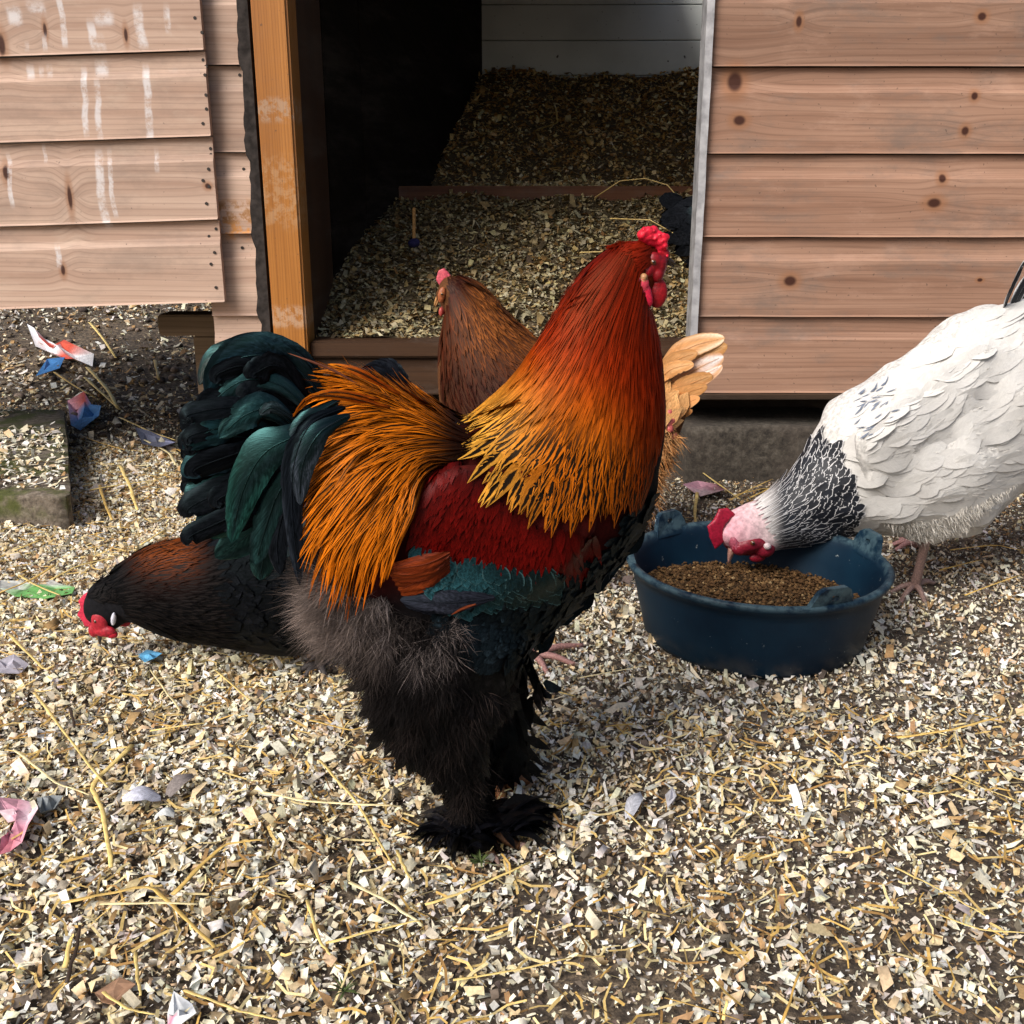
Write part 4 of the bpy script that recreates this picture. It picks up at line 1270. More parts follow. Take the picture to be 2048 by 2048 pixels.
def patch(b, poly, n, flow, ln, w, colf, prof='round', lift=(.001, .006), segs=4, seed=1, mirror=True, m=None, camber=.25, jitter=.25, curve=.0, bright=(.8, 1.2)):
    """contour feathers rooted inside a pixel outline, laid along flow(x,y)->(dx,dy); feathers further along the flow go underneath"""
    r = np.random.default_rng(seed); m = m or MB()
    pts0 = poly_pts(poly, n, r)
    for (x, y) in pts0:
        dx, dy = flow(x, y); d = math.hypot(dx, dy) + 1e-9; dx /= d; dy /= d
        a = r.normal(0, jitter); dx, dy = dx * math.cos(a) - dy * math.sin(a), dx * math.sin(a) + dy * math.cos(a)
        l = (ln(x, y) if callable(ln) else ln) * r.uniform(.75, 1.25)
        ts = np.linspace(0, 1, segs + 1); cv = curve * r.normal(0, 1)
        pts = [(x + dx * l * q - dy * l * cv * q * q, y + dy * l * q + dx * l * cv * q * q) for q in ts]
        L = lift[0] + lift[1] * ts ** 1.2 * r.uniform(.5, 1.3) + r.uniform(0, .001)
        P, N = b.drape(pts, L)
        col = np.array([colf(q, t_, r) for q, t_ in zip(pts, ts)]) * r.uniform(*bright)
        ww = w * r.uniform(.8, 1.2)
        feather(m, P, N, ww, col, prof, camber, r.normal(0, .12))
        if mirror:
            feather(m, b.mir(P), N - 2 * (N @ b.n)[:, None] * b.n, ww, col, prof, camber)
    return m

def fluff(b, poly, n, flow, ln, colf, seed=1, mirror=True, m=None, width=.0005, out=.6, wild=.5, flat=False):
    """downy strands"""
    r = np.random.default_rng(seed); m = m or MB()
    for (x, y) in poly_pts(poly, n, r):
        h = b.cast(x, y)
        if h is None: continue
        P, N = h
        dx, dy = flow(x, y); d = RT * dx - UP * dy; d /= np.linalg.norm(d) + 1e-9
        for _ in range(1):
            dd = d * (1 - out) + N * out + r.normal(0, wild * .5, 3); dd /= np.linalg.norm(dd)
            if not flat:
                dd = dd + np.array(mnoise.noise_vector(Vector(P) * 70)) * .9; dd /= np.linalg.norm(dd)
            l = ln * r.uniform(.5, 1.3)
            cv = r.normal(0, .25 if not flat else .06, 3) * l; cv[2] -= (.12 if not flat else .02) * l
            s_ = np.cross(dd, N + (r.normal(0, .15, 3) if flat else r.normal(0, 5, 3))); s_ /= np.linalg.norm(s_) + 1e-9
            wd = width * r.uniform(.7, 1.4)
            p1 = P + dd * l * .5 + cv * .25; p2 = P + dd * l + cv
            P_ = P - N * .002
            if flat: p1 = p1 + N * .0010; p2 = p2 + N * .0004
            V = np.array([P_ - s_ * wd, P_ + s_ * wd, p1 - s_ * wd * .8, p1 + s_ * wd * .8, p2])
            c_ = np.array(colf((x, y), r)) * (r.uniform(.93, 1.05) if flat else r.uniform(.6, 1.35))
            cc = np.array([c_ * .6, c_ * .6, c_, c_, c_ * 1.15]) if not flat else np.tile(c_, (5, 1))
            m.add(V, [(0, 1, 3, 2), (2, 3, 4)], None, cc)
            if mirror:
                m.add(b.mir(V), [(0, 1, 3, 2), (2, 3, 4)], None, cc)
    return m

def sstep(a, b, x):
    t_ = min(max((x - a) / (b - a), 0), 1); return t_ * t_ * (3 - 2 * t_)
def mixc(a, b, f): return np.array(a) * (1 - f) + np.array(b) * f

M_SKIN = tinted('bird_skin', .45, .4, .3, 260, .5, sss=0)
M_BODY = tinted('bird_body', .85, .1, .3, 150, .2)
M_FLUFF = tinted('bird_down', .9, .1, .2, 400, 0)
M_HORN = tinted('beak_horn', .35, .4, .25, 200, .1)
M_EYE = tinted('bird_eye', .08, .8, .0, 10, 0)
M_LEG = tinted('scaly_leg', .55, .35, .35, 420, .9)
M_FBLACK = feather_mat('black_feather', .36, .07, None, None, .45, (.55, .90, 1.0))
M_FGREEN = feather_mat('beetle_green_feather', .30, .42, None, None, .60, (.30, .85, .85))

def bent(pts, n=14):
    return smooth_path(np.array(pts, float), n)

def big_feather(b, name, pts, lats, w, col, mat, col_tip=None, parent=None, camber=.18, side=None, prof='tail', face=None, across=9, rag=.045, puff=1.0):
    """a single tail or sickle feather: pixel path + lateral offset for every point; vane with a ragged, split edge"""
    q = np.array([[p_[0], p_[1], l] for p_, l in zip(pts, lats)], float)
    n_ = 26 if across > 3 else 12
    q = smooth_path(q, n_)
    P = np.array([b.pt(a, c_, l) for a, c_, l in q])
    N = np.tile((face if face is not None else b.n), (len(P), 1)).astype(float)
    T = np.gradient(P, axis=0); T /= np.linalg.norm(T, axis=1)[:, None]
    N = N - (N * T).sum(1)[:, None] * T; N /= np.linalg.norm(N, axis=1)[:, None]
    tw = rnd.gauss(0, .15)
    S = np.cross(T, N); S = S * math.cos(tw) + N * math.sin(tw)
    col = np.array(col, float); tip = np.array(col_tip if col_tip is not None else col, float)
    us = np.linspace(-1, 1, across); V = []; UV = []; CC = []
    fold = [rnd.uniform(-1, 1) for _ in range(6)]
    split = [rnd.random() < .05 for _ in range(n_)]; ph = rnd.uniform(0, 6.28)
    for i in range(n_):
        v = i / (n_ - 1)
        if prof == 'lance': ww = w * min(1.0, .35 + v * 2.2) * (1 - max(0, (v - .45) / .55) ** 1.5) ** .9
        else: ww = w * min(1.0, .22 + v * 1.9) * max(0, 1 - max(0, (v - .42) / .58) ** 2.1) ** .62
        ww = max(ww, w * .03)
        for j, u in enumerate(us):
            e = 1 + (rnd.uniform(-rag, rag * .5) if abs(u) > .99 else 0) - (.16 if split[i] and abs(u) > .7 else 0)
            au = abs(u)
            bump = puff * .10 * w * (math.sin(au * 7 + v * 9 + fold[0] * 5) * fold[1] + math.sin(au * 13 - v * 16 + fold[2] * 5) * .5 * fold[3])
            V.append(P[i] + S[i] * (ww * u * e) - T[i] * 0 + T[i] * (ww * au * .45 * (1 - v)) - N[i] * (camber * ww * u * u + bump * au))
            UV.append(((u + 1) / 2, v))
            g = min(1, max(0, v * 1.25 - .15)) * (.55 + .45 * math.sin(au * 4.5 + v * 5 + ph))
            CC.append(col * (1 - g) + tip * g)
    F = []
    for i in range(n_ - 1):
        for j in range(across - 1):
            a = i * across + j
            F.append((a, a + 1, a + across + 1, a + across))
    m = MB(); m.add(V, F, UV, np.array(CC))
    k = n_ - 3
    m.tube(P[:k] + N[:k] * .0004, [.0009 * (1 - .85 * i / n_) for i in range(k)], 5, col * .8 + tip * .15)
    return m.build(name, mat, parent or b.root, smooth=True)

def remesh_mb(mb, vox, sm):
    me = mb.mesh('tmp'); o = bpy.data.objects.new('tmp', me); C.objects.link(o)
    md = o.modifiers.new('r', 'REMESH'); md.mode = 'VOXEL'; md.voxel_size = vox
    ms = o.modifiers.new('s', 'SMOOTH'); ms.factor = .5; ms.iterations = sm
    dg = bpy.context.evaluated_depsgraph_get(); dg.update()
    e = o.evaluated_get(dg); em = e.to_mesh()
    co = np.empty(len(em.vertices) * 3, np.float32); em.vertices.foreach_get('co', co); co = co.reshape(-1, 3).astype(float)
    faces = [tuple(p_.vertices) for p_ in em.polygons]
    e.to_mesh_clear(); bpy.data.objects.remove(o); bpy.data.meshes.remove(me)
    return co, faces

def fuse(mb, name, mat, parent, vox=.0016, sm=2, **k):
    """melt overlapping blobs into one skin, keeping their colours"""
    V0 = np.concatenate(mb.v); C0 = np.concatenate(mb.c)
    co, faces = remesh_mb(mb, vox, sm)
    col = np.empty((len(co), 4))
    for i in range(0, len(co), 2000):
        d = ((co[i:i + 2000, None, :] - V0[None]) ** 2).sum(-1); col[i:i + 2000] = C0[d.argmin(1)]
    m = MB(); m.add(co, faces, None, col)
    return m.build(name, mat, parent, smooth=True, **k)

def comb_blade(b, base, tips, depth, mat, col, lat=0.0, name='comb', thick=.004):
    """single comb: base line pixels and tip pixels alternate into a serrated blade"""
    m = MB(); n_ = len(base)
    top = [b.pt(x, y, lat) for x, y in tips]; bot = [b.pt(x, y, lat) for x, y in base]
    V = []; F = []
    for sgn in (1, -1):
        for q in bot: V.append(q + b.n * sgn * thick)
        for i, q in enumerate(top): V.append(q + b.n * sgn * thick * (.35 if i % 2 else .6))
    k = n_; kt = len(tips); st = k + kt
    assert k == kt
    for i in range(k - 1):
        F.append((i, i + 1, k + i + 1, k + i)); F.append((st + i + 1, st + i, st + k + i, st + k + i + 1))
        F.append((k + i, k + i + 1, st + k + i + 1, st + k + i)); F.append((i + 1, i, st + i, st + i + 1))
    F.append((0, k, st + k, st)); F.append((k - 1, st + k - 1, st + 2 * k - 1, 2 * k - 1))
    m.add(V, F, None, col); return fuse(m, name, mat, b.root, thick * .42, 2)

def blob(b, name, px, py, rx, ry, lat, rl, col, mat, ang=0.0, parent=None, both=False, m=None, n=14, k=10):
    """ellipsoid part given in pixels; lat offset and lateral radius in metres"""
    u = px2m(b, px, py); mk = m is None; m = m or MB()
    for sg in ((1, -1) if both else (1,)):
        c_ = b.pt(px, py) + b.n * lat * sg
        e1 = b.pt(px + 10, py) - b.pt(px, py); e1 /= np.linalg.norm(e1); e2 = np.array([0, 0, 1.0])
        a1 = e1 * math.cos(ang) - e2 * math.sin(ang); a2 = e1 * math.sin(ang) + e2 * math.cos(ang)
        m.ellipsoid(c_, [a1 * rx * u, b.n * rl, a2 * ry * u], n, k, col)
    if mk: return m.build(name, mat, parent or b.root, smooth=True)
    return m

def beak(b, p_base, p_tip, rad, col, lat=0.0, droop=4):
    B_ = b.pt(*p_base, lat); T_ = b.pt(*p_tip, lat); u = px2m(b, *p_base)
    d = T_ - B_; P = [B_ + d * q + np.array([0, 0, .10 * np.linalg.norm(d) * math.sin(math.pi * q)]) for q in np.linspace(0, 1, 7)]
    m = MB(); m.tube(P, [rad * u * (1 - q ** 1.4 * .92) for q in np.linspace(0, 1, 7)], 10, col, flat=.8)
    d2 = d * .82 - np.array([0, 0, .14 * np.linalg.norm(d)])
    P2 = [B_ - np.array([0, 0, rad * u * .45]) + d2 * q for q in np.linspace(0, 1, 5)]
    m.tube(P2, [rad * u * .7 * (1 - q * .9) for q in np.linspace(0, 1, 5)], 8, np.array(col) * .8)
    return m.build('beak', M_HORN, b.root, smooth=True)

def eye(b, px, py, r_px, lat, col=(.12, .035, .01)):
    u = px2m(b, px, py)
    for sg in (1, -1):
        c_ = b.pt(px, py) + b.n * lat * sg
        m = MB(); e1 = np.array([1.0, 0, 0]); e2 = np.array([0, 0, 1.0])
        m.ellipsoid(c_, [e1 * r_px * u, b.n * r_px * u * .7, e2 * r_px * u], 12, 8, col)
        e_ = m.build('eye', M_EYE, b.root, smooth=True); m = MB()
        m.ellipsoid(c_ + b.n * sg * r_px * u * .38, [e1 * r_px * u * .55, b.n * r_px * u * .45, e2 * r_px * u * .55], 10, 6, (.004, .004, .004))
        m.build('pupil', M_EYE, e_, smooth=True)

def foot(b, knee, ankle3, toes, col, r0=.0075, name='leg', claw=(.35, .27, .22), r1=.006):
    """scaly shank and toes; knee and ankle3 are 3D, toes are 3D tips"""
    m = MB(); k_ = np.asarray(knee, float); a_ = np.asarray(ankle3, float)
    P = [k_ + (a_ - k_) * q for q in np.linspace(0, 1, 12)]
    m.tube(P, [r0 * (1.05 - .2 * math.sin(math.pi * q)) * (1 + .05 * (i % 2)) for i, q in enumerate(np.linspace(0, 1, 12))], 10, col)
    m.ellipsoid(a_, [(r1 * 1.6, 0, 0), (0, r1 * 1.6, 0), (0, 0, r1 * 1.2)], 10, 6, col)
    leg = m.build(name, M_LEG, b.root, smooth=True)
    for tp in toes:
        m = MB(); tp = np.asarray(tp, float); n_ = 14
        P = [a_ + (tp - a_) * q + np.array([0, 0, .006 * math.sin(math.pi * min(1, q * 1.1))]) for q in np.linspace(0, 1, n_)]
        m.tube(P, [r1 * (1 - .45 * q) * (1 + .09 * (i % 2)) for i, q in enumerate(np.linspace(0, 1, n_))], 8, col)
        d = (tp - a_); d /= np.linalg.norm(d)
        cl = [tp - d * .002, tp + d * .007 + np.array([0, 0, .001]), tp + d * .014 + np.array([0, 0, -.004])]
        m.tube(cl, [r1 * .5, r1 * .33, .0004], 6, claw)
        m.build('toe', M_LEG, leg, smooth=True)
    return leg
# ------------------------------------------------------------------ the rooster
R = Bird('rooster', (-.03, .962, 0), .10, 'large rooster with golden orange neck, dark red wing and black feathered legs', 'rooster', 1)
RED_D = (.085, .008, .003)
R.loft([((1322, 500), (1322, 540)), ((1288, 482), (1312, 572)), ((1252, 484), (1297, 597)), ((1192, 524), (1298, 628)), ((1146, 585), (1318, 682)), ((1100, 660), (1330, 765)), ((1058, 740), (1330, 862)),
        ((1010, 800), (1316, 942)), ((965, 842), (1285, 1008)), ((960, 905), (1236, 1072)), ((985, 960), (1190, 1085))], .62, 0, (.10, .012, .003))
R.loft([((655, 815), (620, 960), .6), ((690, 780), (625, 1140), .62), ((745, 792), (668, 1272), .62), ((805, 812), (760, 1325), .62), ((872, 836), (870, 1340), .62), ((945, 850), (975, 1325), .6), ((1022, 850), (1075, 1270), .6),
        ((1120, 860), (1162, 1185), .64), ((1215, 885), (1250, 1085), .7), ((1280, 905), (1300, 1005), .7)], .62, 0, (.004, .0036, .004))
for lat, L in ((.050, [((665, 1270), (1050, 1290), .42), ((742, 1395), (1030, 1398), .48), ((765, 1478), (985, 1455), .52), ((850, 1535), (968, 1525), .6), ((896, 1590), (960, 1590), .8), ((898, 1640), (972, 1645), .8), ((900, 1680), (1000, 1685), .8)]),
               (-.050, [((880, 1290), (1062, 1290), .5), ((915, 1390), (1055, 1395), .55), ((935, 1470), (1058, 1475), .6), ((955, 1510), (1055, 1515), .7), ((965, 1545), (1045, 1548), .7)])):
    R.loft(L, .5, lat, (.0035, .003, .0035))
# wing bulge on each side
for lat in (.070, -.070):
    R.loft([((820, 1000), (800, 1120), .35), ((900, 930), (900, 1180), .22), ((1010, 930), (1020, 1190), .20), ((1110, 960), (1120, 1150), .25), ((1180, 1000), (1170, 1090), .3)], .2, lat, (.05, .004, .003))
R.body(M_BODY, .0055)

M_HACKLE = feather_mat('hackle_feather', .42, .14, ((.007, .005, .004), .44, .46, 1.02), None, .22, (1, .6, .3))
M_SADDLE = feather_mat('saddle_feather', .42, .14, ((.010, .005, .003), .34, .22, .90), None, .25, (1, .6, .3))
def hk_col(q, t_, r):
    x, y = q
    top = mixc(srgb(92, 13, 4), srgb(150, 42, 6), sstep(520, 800, y + (1250 - x) * .25))
    gold = mixc(srgb(178, 92, 14), srgb(222, 160, 60), sstep(1120, 930, x))
    g = sstep(700, 930, y + (1180 - x) * .45)
    c_ = mixc(top, gold, g)
    c_ = mixc(c_, srgb(104, 22, 4), sstep(1180, 1290, x) * .8)
    return np.append(c_, sstep(800, 930, y + (1180 - x) * .35))
HG = [[(1246, 480), (1166, 546), (1096, 652), (1042, 745), (978, 806), (908, 842)],
      [(1255, 492), (1178, 590), (1112, 710), (1050, 806), (978, 872), (905, 908)],
      [(1262, 508), (1198, 640), (1142, 780), (1076, 885), (1010, 952), (968, 1005)],
      [(1268, 525), (1218, 660), (1176, 800), (1132, 915), (1098, 1000), (1076, 1062)],
      [(1275, 545), (1240, 680), (1214, 820), (1192, 930), (1174, 1010), (1162, 1060)],
      [(1285, 580), (1268, 690), (1266, 820), (1254, 915), (1236, 990), (1222, 1045)],
      [(1294, 612), (1308, 690), (1316, 790), (1312, 880), (1294, 950), (1272, 1015)]]
wh = lambda q: (.0014 + .0046 * sstep(660, 990, q[1] + (1180 - q[0]) * .3))
m = tract(R, HG, 430, hk_col, wh, (.20, .28), (.46, .76), 8, (.003, .005), 'lance', seed=21, drift=.008, twist=.10, camber=.15, bright=(.6, 1.15))
m = tract(R, HG, 1700, hk_col, wh, (.20, .30), (.0, .46), 7, (.003, .0035), 'lance', seed=22, drift=.006, m=m, twist=.08, camber=.15, bright=(.5, 1.2))
m = patch(R, [(1240, 482), (1290, 482), (1318, 500), (1312, 520), (1290, 530), (1280, 570), (1262, 570), (1240, 530)], 420, lambda x, y: (-1, .55), 34, .0013, lambda q, t_, r: np.append(mixc(srgb(62, 12, 6), srgb(112, 22, 6), sstep(1310, 1260, q[0])), 0), 'lance', (.001, .002), 4, 23, m=m, jitter=.15)
m.build('neck_hackle', M_HACKLE, R.root, smooth=True, kind='stuff')
# saddle hackle sweeping back and down
def sd_col(q, t_, r):
    x, y = q
    c_ = mixc(srgb(80, 20, 4), srgb(200, 106, 15), sstep(.0, .5, t_))
    c_ = mixc(srgb(26, 8, 4), c_, sstep(905, 800, x))  # shadow beside the neck, painted into the feather colour
    c_ = mixc(c_, srgb(200, 108, 18), sstep(860, 780, y) * t_ * sstep(905, 800, x))
    return mixc(c_, srgb(140, 52, 6), sstep(1080, 1230, y) * .6 + sstep(660, 600, x) * .5)
SG = [[(943, 856), (800, 795), (720, 765), (650, 745), (600, 735)],
      [(938, 876), (790, 825), (690, 795), (625, 810), (575, 850)],
      [(943, 886), (800, 850), (700, 850), (640, 900), (615, 960)],
      [(943, 896), (810, 880), (715, 910), (640, 1010), (612, 1140)],
      [(938, 906), (825, 910), (745, 960), (675, 1080), (650, 1215)],
      [(933, 911), (840, 935), (770, 1010), (715, 1110), (695, 1240)],
      [(928, 916), (850, 955), (800, 1030), (755, 1110), (740, 1190)],
      [(923, 921), (860, 965), (830, 1030), (795, 1090), (775, 1150)]]
# a rounded mass under the saddle so the long feathers stand proud of the body
m = tract(R, SG, 330, sd_col, .0026, (.42, .62), (.16, .40), 8, (.006, .018), 'lance', seed=31, drift=.03, bright=(.45, 1.2))
m = tract(R, SG, 240, sd_col, .0022, (.22, .40), (.0, .34), 7, (.008, .016), 'lance', seed=32, drift=.03, m=m, bright=(.4, 1.2))
m.build('saddle_hackle', M_SADDLE, R.root, smooth=True, kind='stuff')
# two wisps curling over the tail
for k_, (pp, w_) in enumerate([([(780, 815), (690, 795), (620, 795), (582, 840)], .0036), ([(760, 800), (680, 785), (630, 792), (598, 822)], .0028), ([(800, 790), (730, 750), (690, 735), (655, 728)], .0034)]):
    big_feather(R, 'saddle_feather', pp, [.05, .055, .05, .045], w_, srgb(120, 45, 8), M_SADDLE, srgb(225, 130, 25), prof='lance', across=3)
# dark red wing bow
m = patch(R, [(850, 915), (905, 905), (1000, 990), (1080, 1050), (1190, 1065), (1170, 1110), (1090, 1125), (1000, 1115), (900, 1085), (840, 1055), (845, 980)], 620, lambda x, y: (-.28 + (x - 950) * .0012, 1), 52, .0040,
          lambda q, t_, r: mixc(srgb(44, 4, 3), srgb(92, 9, 6), t_ * .8), 'lance', (.003, .003), 4, 41, jitter=.12)
m.build('wing_bow', feather_mat('wing_bow_feather', .36, .16, None, None, .3, (1, .4, .4)), R.root, smooth=True, kind='stuff')
# green-blue wing bar, scalloped
TEAL = lambda q, t_, r: mixc(srgb(8, 20, 24), mixc(srgb(36, 74, 82), srgb(9, 22, 27), sstep(920, 1040, q[0])), .25 + .75 * t_)
m = patch(R, [(828, 1078), (870, 1090), (940, 1105), (1010, 1125), (1100, 1130), (1100, 1150), (1000, 1170), (930, 1195), (890, 1170), (845, 1120)], 170, lambda x, y: (-.1 + (x - 900) * .002, 1), 44, .0085, TEAL, 'round', (.005, .004), 6, 42, jitter=.14)
m.build('wing_bar', feather_mat('wing_bar_feather', .40, .25, None, ((.045, .10, .11), .10), .5, (.5, 1, .95)), R.root, smooth=True, kind='stuff')
# bay secondaries and slate primaries
for i in range(6):
    f_ = i / 5
    big_feather(R, 'secondary_feather', [(900, 1105 + 34 * f_), (850, 1128 + 36 * f_), (772 + 6 * i, 1140 + 50 * f_)], [.100 - .002 * i, .103 - .002 * i, .096 - .002 * i], .009, srgb(92, 32, 10), feather_mat('bay_feather', .5, .12, None, None, .3) if i == 0 else bpy.data.materials['bay_feather'], srgb(124, 52, 18))
for i in range(6):
    f_ = i / 5
    big_feather(R, 'primary_feather', [(990 - 12 * i, 1195), (900, 1205 + 10 * f_), (800 + 8 * i, 1200 + 40 * f_)], [.090 - .003 * i, .094 - .003 * i, .086 - .003 * i], .011, srgb(24, 25, 32), M_FBLACK, srgb(42, 44, 54))
big_feather(R, 'primary_feather', [(952, 1208), (925, 1218), (902, 1230)], [.104, .104, .103], .0014, srgb(92, 38, 14), bpy.data.materials['bay_feather'], srgb(120, 56, 24), prof='lance', across=3)
# black breast and flank
BK = lambda q, t_, r: mixc((.003, .003, .004), (.006, .010, .013), t_) * (1 if r.random() > .06 else 3.0)
m = patch(R, [(1200, 1105), (1255, 1068), (1305, 995), (1318, 985), (1300, 1040), (1250, 1115), (1185, 1190), (1120, 1255), (1075, 1310), (960, 1320), (880, 1220), (960, 1205), (1110, 1170)], 420, lambda x, y: (-1, .55), 46, .0065, BK, 'round', (.002, .006), 4, 43)
m.build('breast_feathers', M_FBLACK, R.root, smooth=True, kind='stuff')
# thigh, leg feathers
m = patch(R, [(740, 1300), (900, 1250), (1060, 1290), (1030, 1400), (985, 1470), (970, 1600), (990, 1680), (900, 1690), (885, 1600), (850, 1545), (770, 1480), (735, 1390)], 520, lambda x, y: (-.35 + (y > 1500) * .3, 1), lambda x, y: 38 - 15 * sstep(1440, 1540, y), .0055,
          lambda q, t_, r: mixc((.003, .0026, .003), (.007, .006, .006), t_) * (1 if r.random() > .08 else 2.2), 'lance', (.001, .002), 4, 44, jitter=.3, curve=.2)
m = patch(R, [(930, 1380), (1055, 1390), (1062, 1500), (1040, 1540), (960, 1540), (930, 1470)], 160, lambda x, y: (.2, 1), 34, .005, lambda q, t_, r: (.006, .005, .006), 'lance', (.002, .008), 4, 45, jitter=.5, mirror=False, m=m)
m.build('leg_feathers', M_FBLACK, R.root, smooth=True, kind='stuff')
# grey down of the rear and thigh
def dn_col(q, r):
    x, y = q
    g = sstep(900, 640, x + (y - 1200) * .55)
    c_ = mixc((.012, .010, .010), (.135, .105, .092), g)
    pf = math.sin(x * .045 + 1.3) * math.sin(y * .05 + x * .02)
    return c_ * (1.25 + .9 * pf) * (1.0 if y < 1330 else .75)
m = fluff(R, [(600, 1120), (640, 1150), (760, 1200), (800, 1230), (900, 1235), (930, 1260), (930, 1330), (880, 1400), (760, 1420), (690, 1345), (640, 1295), (600, 1240)], 24000, lambda x, y: (-.6, .75), .022, dn_col, 51, width=.00022, out=.45, wild=.8)
m = fluff(R, [(610, 1140), (680, 1150), (690, 1330), (640, 1290), (605, 1240)], 9000, lambda x, y: (-1.0, .25), .030, dn_col, 52, width=.00022, out=.35, wild=.7, m=m)
m = fluff(R, [(735, 1390), (860, 1360), (1030, 1390), (990, 1470), (970, 1640), (890, 1690), (885, 1590), (850, 1545), (780, 1490)], 15000, lambda x, y: (-.4, 1), .017, lambda q, r: mixc((.004, .0034, .0034), (.05, .036, .032), r.random() ** 3 * (.5 + .5 * math.sin(q[0] * .06 + q[1] * .045))), 53, width=.00025, out=.4, wild=.8, m=m)
m.build('down', M_FLUFF, R.root, kind='stuff')
# pale tufts in the thigh down
mt = MB()
rr = np.random.default_rng(9)
for (tx, ty, tr) in [(835, 1300, 26), (868, 1285, 22), (895, 1310, 20), (780, 1265, 24), (760, 1215, 26), (905, 1255, 30), (720, 1240, 30), (840, 1325, 18), (690, 1200, 34)]:
    poly = [(tx + tr * math.cos(a), ty + tr * math.sin(a)) for a in np.linspace(0, 6.28, 9)[:-1]]
    fluff(R, poly, 420, lambda x, y: (-.4, .8), .020, lambda q, r: (.20, .165, .155), int(tx), False, mt, .00022, .6, .9)
mt.build('down_tufts', M_FLUFF, R.root, kind='stuff')

# tail: fan of dark feathers, then the broad curved coverts seen in front
tail_core = (.0028, .003, .0042)
spec = []
for i in range(44):
    a = math.radians(120 + i * 2.65 + rnd.uniform(-4, 4))
    l1 = 130 + 70 * rnd.random(); l2 = l1 * rnd.uniform(1.45, 1.75)
    rx, ry = 640 + rnd.uniform(-20, 20), 880 + rnd.uniform(-50, 50)
    p1 = (rx + l1 * math.cos(a), max(738, ry - l1 * math.sin(a) * .92))
    p2 = (max(384, rx + l2 * math.cos(a) - 8), max(745, ry - l2 * .74 * math.sin(a) + 20))
    p3 = (p2[0] + rnd.uniform(-16, -2), p2[1] + rnd.uniform(6, 24))
    spec.append(([(rx, ry), p1, p2, p3], rnd.uniform(-.055, .045), rnd.uniform(.009, .014)))
for pp, la, w_ in spec:
    big_feather(R, 'tail_feather', pp, [la * .4, la, la * 1.2, la * 1.25], w_, tail_core, M_FBLACK, (.005, .006, .008))
TL = (.006, .024, .031); GRN = (.007, .036, .029); BLU = (.008, .022, .034); SL = (.003, .004, .006)
for pp, la, w_, c0, c1 in [
    ([(650, 770), (600, 710), (520, 688), (455, 705), (412, 765)], [.0, .0, 0, 0, 0], .012, SL, (.018, .045, .062)),
    ([(650, 800), (590, 735), (520, 710), (450, 730), (415, 790)], [.02, .025, .03, .03, .03], .018, SL, BLU),
    ([(640, 790), (585, 720), (500, 700), (430, 715), (398, 770)], [-.03] * 5, .013, SL, (.04, .03, .03)),
    ([(620, 820), (560, 770), (490, 760), (430, 800), (398, 850)], [.03] * 5, .014, tail_core, TL),
    ([(600, 860), (540, 820), (490, 830), (438, 875)], [.035, .04, .045, .045], .015, SL, (.009, .032, .034)),
    ([(570, 880), (480, 850), (420, 862), (366, 896)], [.02, .03, .035, .035], .016, SL, (.009, .038, .052)),
    ([(560, 880), (470, 840), (400, 830), (358, 835)], [-.02] * 4, .015, tail_core, (.012, .014, .02)),
    ([(560, 910), (480, 900), (420, 915), (363, 950)], [.015] * 4, .019, tail_core, (.010, .022, .032)),
    ([(560, 940), (480, 960), (420, 975), (368, 995)], [.01] * 4, .018, tail_core, (.014, .022, .03)),
    ([(560, 960), (490, 1000), (440, 1030), (392, 1045)], [.0] * 4, .017, tail_core, (.016, .034, .046)),
    ([(660, 850), (585, 875), (525, 910), (485, 985), (462, 1085)], [.045, .06, .062, .06, .055], .019, SL, GRN),
    ([(600, 960), (540, 980), (480, 1020), (415, 1075)], [.03] * 4, .020, tail_core, (.010, .046, .036)),
    ([(600, 1000), (540, 1030), (490, 1075), (430, 1115)], [.02] * 4, .019, tail_core, (.010, .030, .026)),
    ([(610, 1020), (560, 1060), (530, 1110), (520, 1160)], [.02] * 4, .016, tail_core, (.010, .026, .024)),
    ([(620, 900), (560, 980), (530, 1060), (510, 1130)], [.05, .055, .055, .05], .014, tail_core, (.010, .030, .030)),
    ([(610, 920), (575, 1000), (555, 1080), (560, 1150)], [.055] * 4, .012, tail_core, (.008, .010, .014)),
    ([(690, 815), (620, 850), (588, 930), (585, 1030), (600, 1170)], [.06, .075, .078, .075, .065], .011, SL, (.016, .020, .028)),
    ([(700, 830), (640, 865), (605, 930), (600, 1010)], [.065, .078, .08, .078], .012, SL, (.030, .034, .046)),
    ([(680, 800), (630, 830), (590, 870), (560, 930)], [.05, .058, .06, .058], .009, SL, (.022, .026, .034)),
    ([(590, 840), (545, 815), (520, 830)], [.045, .05, .05], .006, SL, (.04, .05, .06)),
    ([(620, 870), (580, 862), (545, 885)], [.05, .055, .055], .005, SL, (.03, .035, .05))]:
    big_feather(R, 'tail_feather', pp, la, w_, c0, M_FGREEN if c1[1] > .021 else M_FBLACK, c1)
# rusty edging plumes over the top of the tail
for pp in ([(720, 772), (675, 745), (620, 722), (575, 706)],):
    big_feather(R, 'tail_feather', pp, [.046] * 4, .0012, srgb(90, 50, 38), bpy.data.materials['bay_feather'], srgb(150, 92, 66), prof='lance', across=3)

